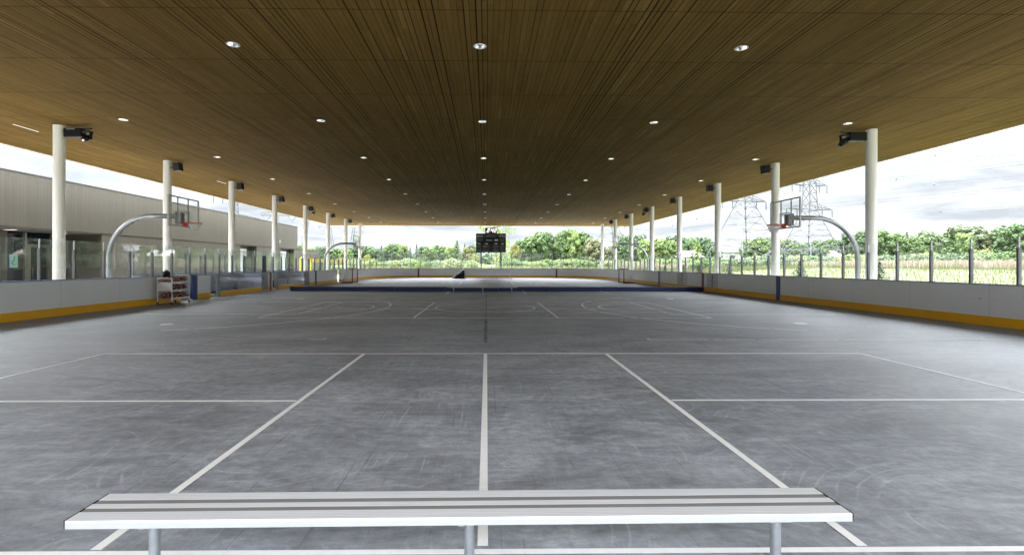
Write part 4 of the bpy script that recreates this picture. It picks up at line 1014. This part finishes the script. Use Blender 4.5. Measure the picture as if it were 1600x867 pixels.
def crown_round(seed, n=26, leaves=150, s=0.030, wid=0.36, low=0.16):
    random.seed(seed); b = MB()
    for i in range(n):
        z = low + (1-low-0.08)*((i+0.5)/n)**0.9; t = (z-low)/(1-low); rad = wid*math.sqrt(max(0.02, 1-(2*t-0.85)**2/1.35))*random.uniform(0.55, 1.05)
        a = i*2.4+random.uniform(-.5, .5); rr = random.uniform(0.07, 0.15)
        clump(b, (rad*0.75*math.cos(a), rad*0.75*math.sin(a), min(z, 1-rr*0.8)), rr, leaves, s)
    clump(b, (0, 0, low+(1-low)*0.5), wid*0.62, leaves*3, s*1.4, (1, 1, 1.15)); return b
def crown_cone(seed, wid=0.2, tiers=15, s=0.024, ragged=1.0):
    random.seed(seed); b = MB()
    for i in range(tiers):
        t = i/(tiers-1); z = 0.06+0.92*t; r_ = wid*(1-t)**0.85+0.012; k = max(5, int(16*(1-t)+4))
        for j in range(k):
            a = 2*math.pi*j/k+random.uniform(-.2, .2)+i; rr = r_*random.uniform(0.75, 1.1*ragged)
            for q in range(9):
                f = (q+1)/9; leafquad(b, (rr*f*math.cos(a)+random.uniform(-.012, .012), rr*f*math.sin(a)+random.uniform(-.012, .012), z-0.05*f*(1-t*0.6)+random.uniform(-.016, .016)), rnd_dir()+Vector((0, 0, 1.0)), s*random.uniform(0.7, 1.25))
    return b
def crown_shrub(seed, s=0.045):
    random.seed(seed); b = MB()
    for i in range(20):
        a = i*2.4; rad = 0.62*math.sqrt((i+0.5)/20); z = 0.70*math.sqrt(max(0.05, 1-rad*rad*1.9))*random.uniform(0.7, 1.05); rr = random.uniform(0.17, 0.28)
        clump(b, (rad*math.cos(a), rad*math.sin(a), max(rr*0.6, z-rr*0.4)), rr, 120, s)
    clump(b, (0, 0, 0.3), 0.45, 300, s*1.2, (1.1, 1.1, 0.8)); return b
def trunk_mesh(seed, top=0.7, r_=0.022, limbs=6):
    random.seed(seed); b = MB(); b.tube([(0, 0, -0.02), (0.01, 0, 0.15), (-0.008, 0.01, 0.4), (0, 0, top)], [r_*1.3, r_, r_*0.75, r_*0.3], 8)
    for i in range(limbs):
        a = i*2.3; z = 0.2+0.08*i; b.tube([(0, 0, z), (0.10*math.cos(a), 0.10*math.sin(a), z+0.12), (0.2*math.cos(a), 0.2*math.sin(a), z+0.2)], [r_*0.55, r_*0.4, r_*0.12], 5)
    return b.mesh('trunk', M['bark'], True)
CR = {'round': [crown_round(s_, wid=w_).mesh('crown', LEAF['mid']) for s_, w_ in ((1, .40), (2, .36), (3, .44), (4, .38))],
      'oval': [crown_round(s_, wid=w_, n=24).mesh('crown', LEAF['mid']) for s_, w_ in ((5, .27), (6, .30))],
      'spruce': [crown_cone(s_, wid=w_).mesh('crown', LEAF['spruce']) for s_, w_ in ((7, .22), (8, .27))],
      'cone': [crown_cone(s_, wid=w_, s=0.032, ragged=1.1).mesh('crown', LEAF['mid']) for s_, w_ in ((9, .30), (10, .34))],
      'shrub': [crown_shrub(s_).mesh('crown', LEAF['mid']) for s_ in (11, 12, 13)]}
TR = [trunk_mesh(s_) for s_ in (21, 22, 23)]
TRC = trunk_mesh(24, 0.95, 0.014, 0)
random.seed(99)
WORD = {'dark': 'dark green', 'mid': 'green', 'bright': 'bright green', 'greygreen': 'grey-green', 'yellow': 'yellow', 'olive': 'olive green', 'pale': 'pale green', 'spruce': 'blue-green'}
SHAPE = {'round': 'rounded', 'oval': 'tall rounded', 'spruce': 'pointed conifer', 'cone': 'cone shaped', 'shrub': 'bushy'}
plants = []
def plant(px, ytop, D, shape, colr_, wpx=None, region=''):
    """a plant standing at camera depth D; its height comes from how far it rises above eye level"""
    x = dirx(px, D); z0 = gh(x, D); top = 1.582 + (413-ytop)*D/782; h = max(0.6, top - z0)
    plants.append((px, x, D, z0, h, shape, colr_, wpx, region))
L_, Rr, Fl = 'left of the scoreboard', 'right of the scoreboard', 'beyond the right boards'
for a in [(472,382,150,'round','mid',26),(489,387,140,'round','bright',22),(503,385,125,'round','dark',22),(516,391,120,'oval','mid',18),(529,387,130,'round','mid',26),(541,390,125,'round','bright',22),(551,386,135,'round','dark',26),(563,385,140,'round','mid',24),(576,384,140,'round','mid',24),(574,390,115,'shrub','yellow',14),
          (586,388,135,'round','dark',20),(596,383,130,'spruce','spruce',None),(604,388,135,'round','mid',18),(614,380,135,'round','mid',28),(628,382,135,'round','bright',26),(641,386,130,'spruce','spruce',None),(651,382,130,'spruce','spruce',None),(662,384,135,'round','dark',22),(672,386,130,'round','mid',24),(684,383,140,'round','dark',26),(694,384,135,'round','mid',24),(704,385,130,'round','bright',20),(714,376,130,'cone','mid',20),(726,381,140,'spruce','spruce',None),(735,382,140,'round','dark',18),(731,386,118,'round','yellow',22),(741,387,116,'shrub','yellow',16)]:
    plant(*a, region=L_)
for a in [(805,381,120,'round','yellow',20),(812,374,125,'round','mid',26),(829,368,125,'round','mid',34),(846,360,125,'round','mid',36),(862,363,130,'round','dark',32),(879,360,125,'round','mid',28),(896,357,125,'round','bright',30),(914,361,125,'oval','mid',26),(930,371,110,'round','olive',34),(945,385,118,'round','olive',24),(967,380,130,'round','mid',26),(979,366,125,'round','dark',26),(996,364,125,'round','greygreen',34),(1010,373,110,'round','bright',26),(1033,371,108,'round','bright',36),(1048,375,112,'oval','bright',22),(1056,365,135,'round','dark',30),(1073,370,130,'round','mid',26),(1082,380,105,'spruce','spruce',None),(1086,369,135,'round','mid',26)]:
    plant(*a, region=Rr)
for a in [(1091,374,104,'cone','bright',22),(1102,369,125,'round','dark',32),(1116,376,120,'oval','dark',20),(1174,372,120,'round','mid',34),(1192,368,118,'round','bright',38),(1207,377,120,'round','mid',26),(1232,371,125,'round','greygreen',34),(1252,377,118,'round','mid',30),(1276,374,125,'round','dark',34),(1298,371,120,'round','mid',36),(1318,374,125,'round','dark',30),(1336,361,115,'round','dark',40),(1356,357,112,'round','dark',36),(1378,356,115,'round','mid',42),(1402,361,115,'round','mid',38),(1424,361,118,'spruce','spruce',None),(1440,366,112,'round','mid',34),(1460,357,112,'round','greygreen',36),(1478,364,115,'round','olive',28),(1514,348,112,'round','greygreen',66),(1514,361,98,'round','bright',32),(1497,364,88,'cone','mid',44),(1545,375,92,'shrub','yellow',36),(1557,356,110,'round','olive',38),(1580,358,110,'round','mid',36),(1598,346,105,'round','mid',56),(1640,350,105,'round','dark',60),(1690,352,100,'round','mid',60),(1750,345,100,'round','mid',66)]:
    plant(*a, region=Fl)
Ls, Rs, Fs = L_, Rr, Fl
shr = []
for px in range(500, 745, 17): shr.append((px+random.uniform(-4, 4), random.uniform(397, 405), random.uniform(92, 108), 'shrub', random.choice(['bright', 'pale', 'bright', 'mid', 'pale']), random.uniform(22, 32), Ls))
shr.append((708, 397, 88, 'shrub', 'pale', 34, Ls)); shr.append((656, 399, 90, 'cone', 'bright', 12, Ls)); shr.append((737, 399, 86, 'shrub', 'pale', 20, Ls))
for px in range(800, 1100, 19): shr.append((px+random.uniform(-4, 4), random.uniform(397, 404), random.uniform(92, 108), 'shrub', random.choice(['bright', 'mid', 'bright', 'pale']), random.uniform(24, 34), Rs))
for px in range(1100, 1700, 30):
    yt = 394 - (px-1100)*0.025
    shr.append((px+random.uniform(-6, 6), yt+random.uniform(-3, 3), 88+random.uniform(-4, 4), 'shrub', random.choice(['greygreen', 'mid', 'pale', 'greygreen']), random.uniform(46, 62), Fs))
for px, yt, D, w_ in ((1380,408,25,20),(1254,407,28,22),(1142,412,36,16),(1094,413,40,12),(1069,413,47,11),(1040,414,54,9),(938,414,72,8),(902,414,80,9)):
    plant(px, yt, D, 'spruce', 'spruce', None, 'just outside the right boards' if px > 1000 else 'just outside the far boards')
for s_ in shr: plant(s_[0], s_[1], s_[2], s_[3], s_[4], s_[5], s_[6])
cnt = {}
for i, (px, x, D, z0, h, shape, colr_, wpx, region) in enumerate(sorted(plants, key=lambda p: p[0])):
    small = shape == 'spruce' and h < 3
    kindw = ('young tree' if small else 'shrub' if shape == 'shrub' else 'tree')
    key = (region, colr_, shape); cnt[key] = cnt.get(key, 0)+1
    name = 'shrub' if shape == 'shrub' else ('spruce_tree' if shape == 'spruce' else 'tree')
    root = empty(name, (x, D, z0), random.uniform(0, 6.28))
    meshes = CR[shape]; k = random.randrange(len(meshes))
    crown_w = {'round': 0.42, 'oval': 0.30, 'spruce': 0.245, 'cone': 0.31, 'shrub': 0.85}[shape]
    sx = h*0.95 if wpx is None else (wpx*1.25*D/782/2)/crown_w
    if shape in ('round', 'oval'): sx = max(h*0.75, min(sx, h*1.6))
    if shape == 'spruce': sx = h*(1.5 if small else 1.0)
    c = bpy.data.objects.new('crown', meshes[k]); COL.objects.link(c); c.parent = root; c.scale = (sx, sx, h)
    c.material_slots[0].link = 'OBJECT'; c.material_slots[0].material = LEAF[colr_]
    t = instance(TRC if shape in ('spruce', 'cone') else TR[i % 3], 'trunk', root, sc=(sx*0.8, sx*0.8, h*(0.6 if shape == 'shrub' else 1)))
    tag(root, f'{SHAPE[shape]} {WORD[colr_]} {kindw}, {ordw(cnt[key]-1)} such from the left {region}', kindw, ('young spruces outside the boards' if small else kindw + 's ' + region))

# the airy tree right behind the scoreboard
random.seed(5); b = MB()
for i in range(46):
    a = random.uniform(0, 6.28); z = random.uniform(1.0, 8.6); rad = random.uniform(0.4, 2.7)*(1-0.35*abs(z-5)/5); clump(b, (rad*math.cos(a), rad*math.sin(a), z), random.uniform(0.4, 0.8), 70, 0.13, (1, 1, 0.8))
rt = empty('tree', (1.3, 73.0, gh(1.3, 73))); tag(rt, 'loose light green tree standing directly behind the scoreboard', 'tree')
b.build('crown', LEAF['bright'], rt)
b = MB(); b.tube([(0, 0, -0.1), (0.1, 0, 2.5), (-0.1, 0.1, 5), (0, 0, 8)], [0.16, 0.13, 0.09, 0.03], 8)
for i in range(12):
    a = i*2.4; z = 1.5+0.5*i; b.tube([(0, 0, z), (1.1*math.cos(a), 1.1*math.sin(a), z+0.9), (2.1*math.cos(a), 2.1*math.sin(a), z+1.5)], [0.05, 0.035, 0.012], 5)
b.build('trunk', M['bark'], rt, smooth=True)

# far wood mass closing the horizon
random.seed(17); b = MB()
for i in range(900):
    px = random.uniform(380, 1900); D = random.uniform(185, 240); x = dirx(px, D); z0 = gh(x, D); h = random.uniform(2.0, 5.2)
    clump(b, (x, D, z0+h*0.5), h*0.75, 34, 0.9, (1.5, 1, 0.9))
tag(b.build('distant_wood', LEAF['dark']), 'continuous dark green wood along the horizon behind the single trees', 'wood', kind='stuff')

# grass and reeds
def blades(name, n, area, h0, h1, w_, mat, plume=0.0):
    b = MB()
    for i in range(n):
        x, y = area(); z = gh(x, y); h = random.uniform(h0, h1); a = random.uniform(0, 3.14); wx, wy = w_*math.cos(a), w_*math.sin(a); lx, ly = random.uniform(-.25, .25)*h, random.uniform(-.25, .25)*h
        k = len(b.v)
        if plume:
            b.v += [(x-wx*0.3, y-wy*0.3, z), (x+wx*0.3, y+wy*0.3, z), (x+lx*0.5+wx, y+ly*0.5+wy, z+h*0.82), (x+lx*0.7, y+ly*0.7, z+h), (x+lx*0.5-wx, y+ly*0.5-wy, z+h*0.80)]
            b.f.append((k, k+1, k+2, k+3, k+4))
        else:
            b.v += [(x-wx, y-wy, z), (x+wx, y+wy, z), (x+lx, y+ly, z+h)]; b.f.append((k, k+1, k+2))
    return b.build(name, mat)
random.seed(3)
def near_grass():
    while True:
        if random.random() < 0.7:
            y = 9+120*random.random()**1.4; x = 19.5+random.random()**1.3*38
        else: x = random.uniform(-20, 60); y = random.uniform(75, 100)
        return x, y
tag(blades('grass', 75000, near_grass, 0.12, 0.42, 0.02, M['grass']), 'long yellow-green meadow grass beyond the boards', 'grass', kind='stuff')
def reed_area():
    x = random.uniform(50, 72); y = random.uniform(20, 110)
    if random.random() < 0.35: x = random.uniform(24, 72); y = random.uniform(86, 98)
    return x, y
tag(blades('reeds', 34000, reed_area, 0.5, 1.15, 0.07, M['reed'], 1), 'straw coloured reeds with feathery heads along the meadow', 'reeds', kind='stuff')
tag(blades('reed_leaves', 22000, reed_area, 0.3, 0.75, 0.05, M['reedgreen']), 'green reed leaves growing among the straw coloured reeds', 'reeds', kind='stuff')
tag(blades('dry_grass', 20000, lambda: (random.uniform(-30, 60), random.uniform(70, 92)), 0.3, 0.8, 0.05, M['grass']), 'pale dry grass between the far boards and the shrubs', 'grass', kind='stuff')

# ------------------------------------------------------------------ houses
def house(px, D, w_, h, roofmat, lab, yb=None):
    x = dirx(px, D); o = empty('house', (x, D, gh(x, D)-0.2)); tag(o, lab, 'house', 'pale houses among the trees')
    MB().box(-w_/2, w_/2, -3.5, 3.5, 0, h).build('wall', M['house'], o)
    b = MB(); v0 = len(b.v); ov = 0.5; rh = 1.5
    b.v += [(-w_/2-ov, -4, h), (w_/2+ov, -4, h), (w_/2+ov, 4, h), (-w_/2-ov, 4, h), (-w_/2-ov+0.3, 0, h+rh), (w_/2+ov-0.3, 0, h+rh)]
    b.f += [(0, 1, 5, 4), (2, 3, 4, 5), (0, 4, 3), (1, 2, 5), (0, 3, 2, 1)]; b.build('roof', roofmat, o)
    for k in range(int(w_/3)):
        xx = -w_/2+1.5+3*k; f = MB().box(xx-0.5, xx+0.5, -3.53, -3.505, h-2.0, h-0.8).build('window', M['glassdark'], o)
        g = MB(); g.box(xx-0.56, xx+0.56, -3.55, -3.535, h-0.79, h-0.73); g.box(xx-0.56, xx+0.56, -3.55, -3.535, h-2.07, h-2.01); g.build('frame', M['white'], f)
house(1146, 128, 12, 3.6, M['roofgrey'], 'white house with a grey roof seen through the left near pylon')
house(1326, 118, 7.5, 2.3, M['roofpink'], 'pale pinkish roofed house behind the curved pole of the right hoop')
house(1060, 124, 9, 2.5, M['house'], 'low white roofed house between the young bright trees beyond the right boards')
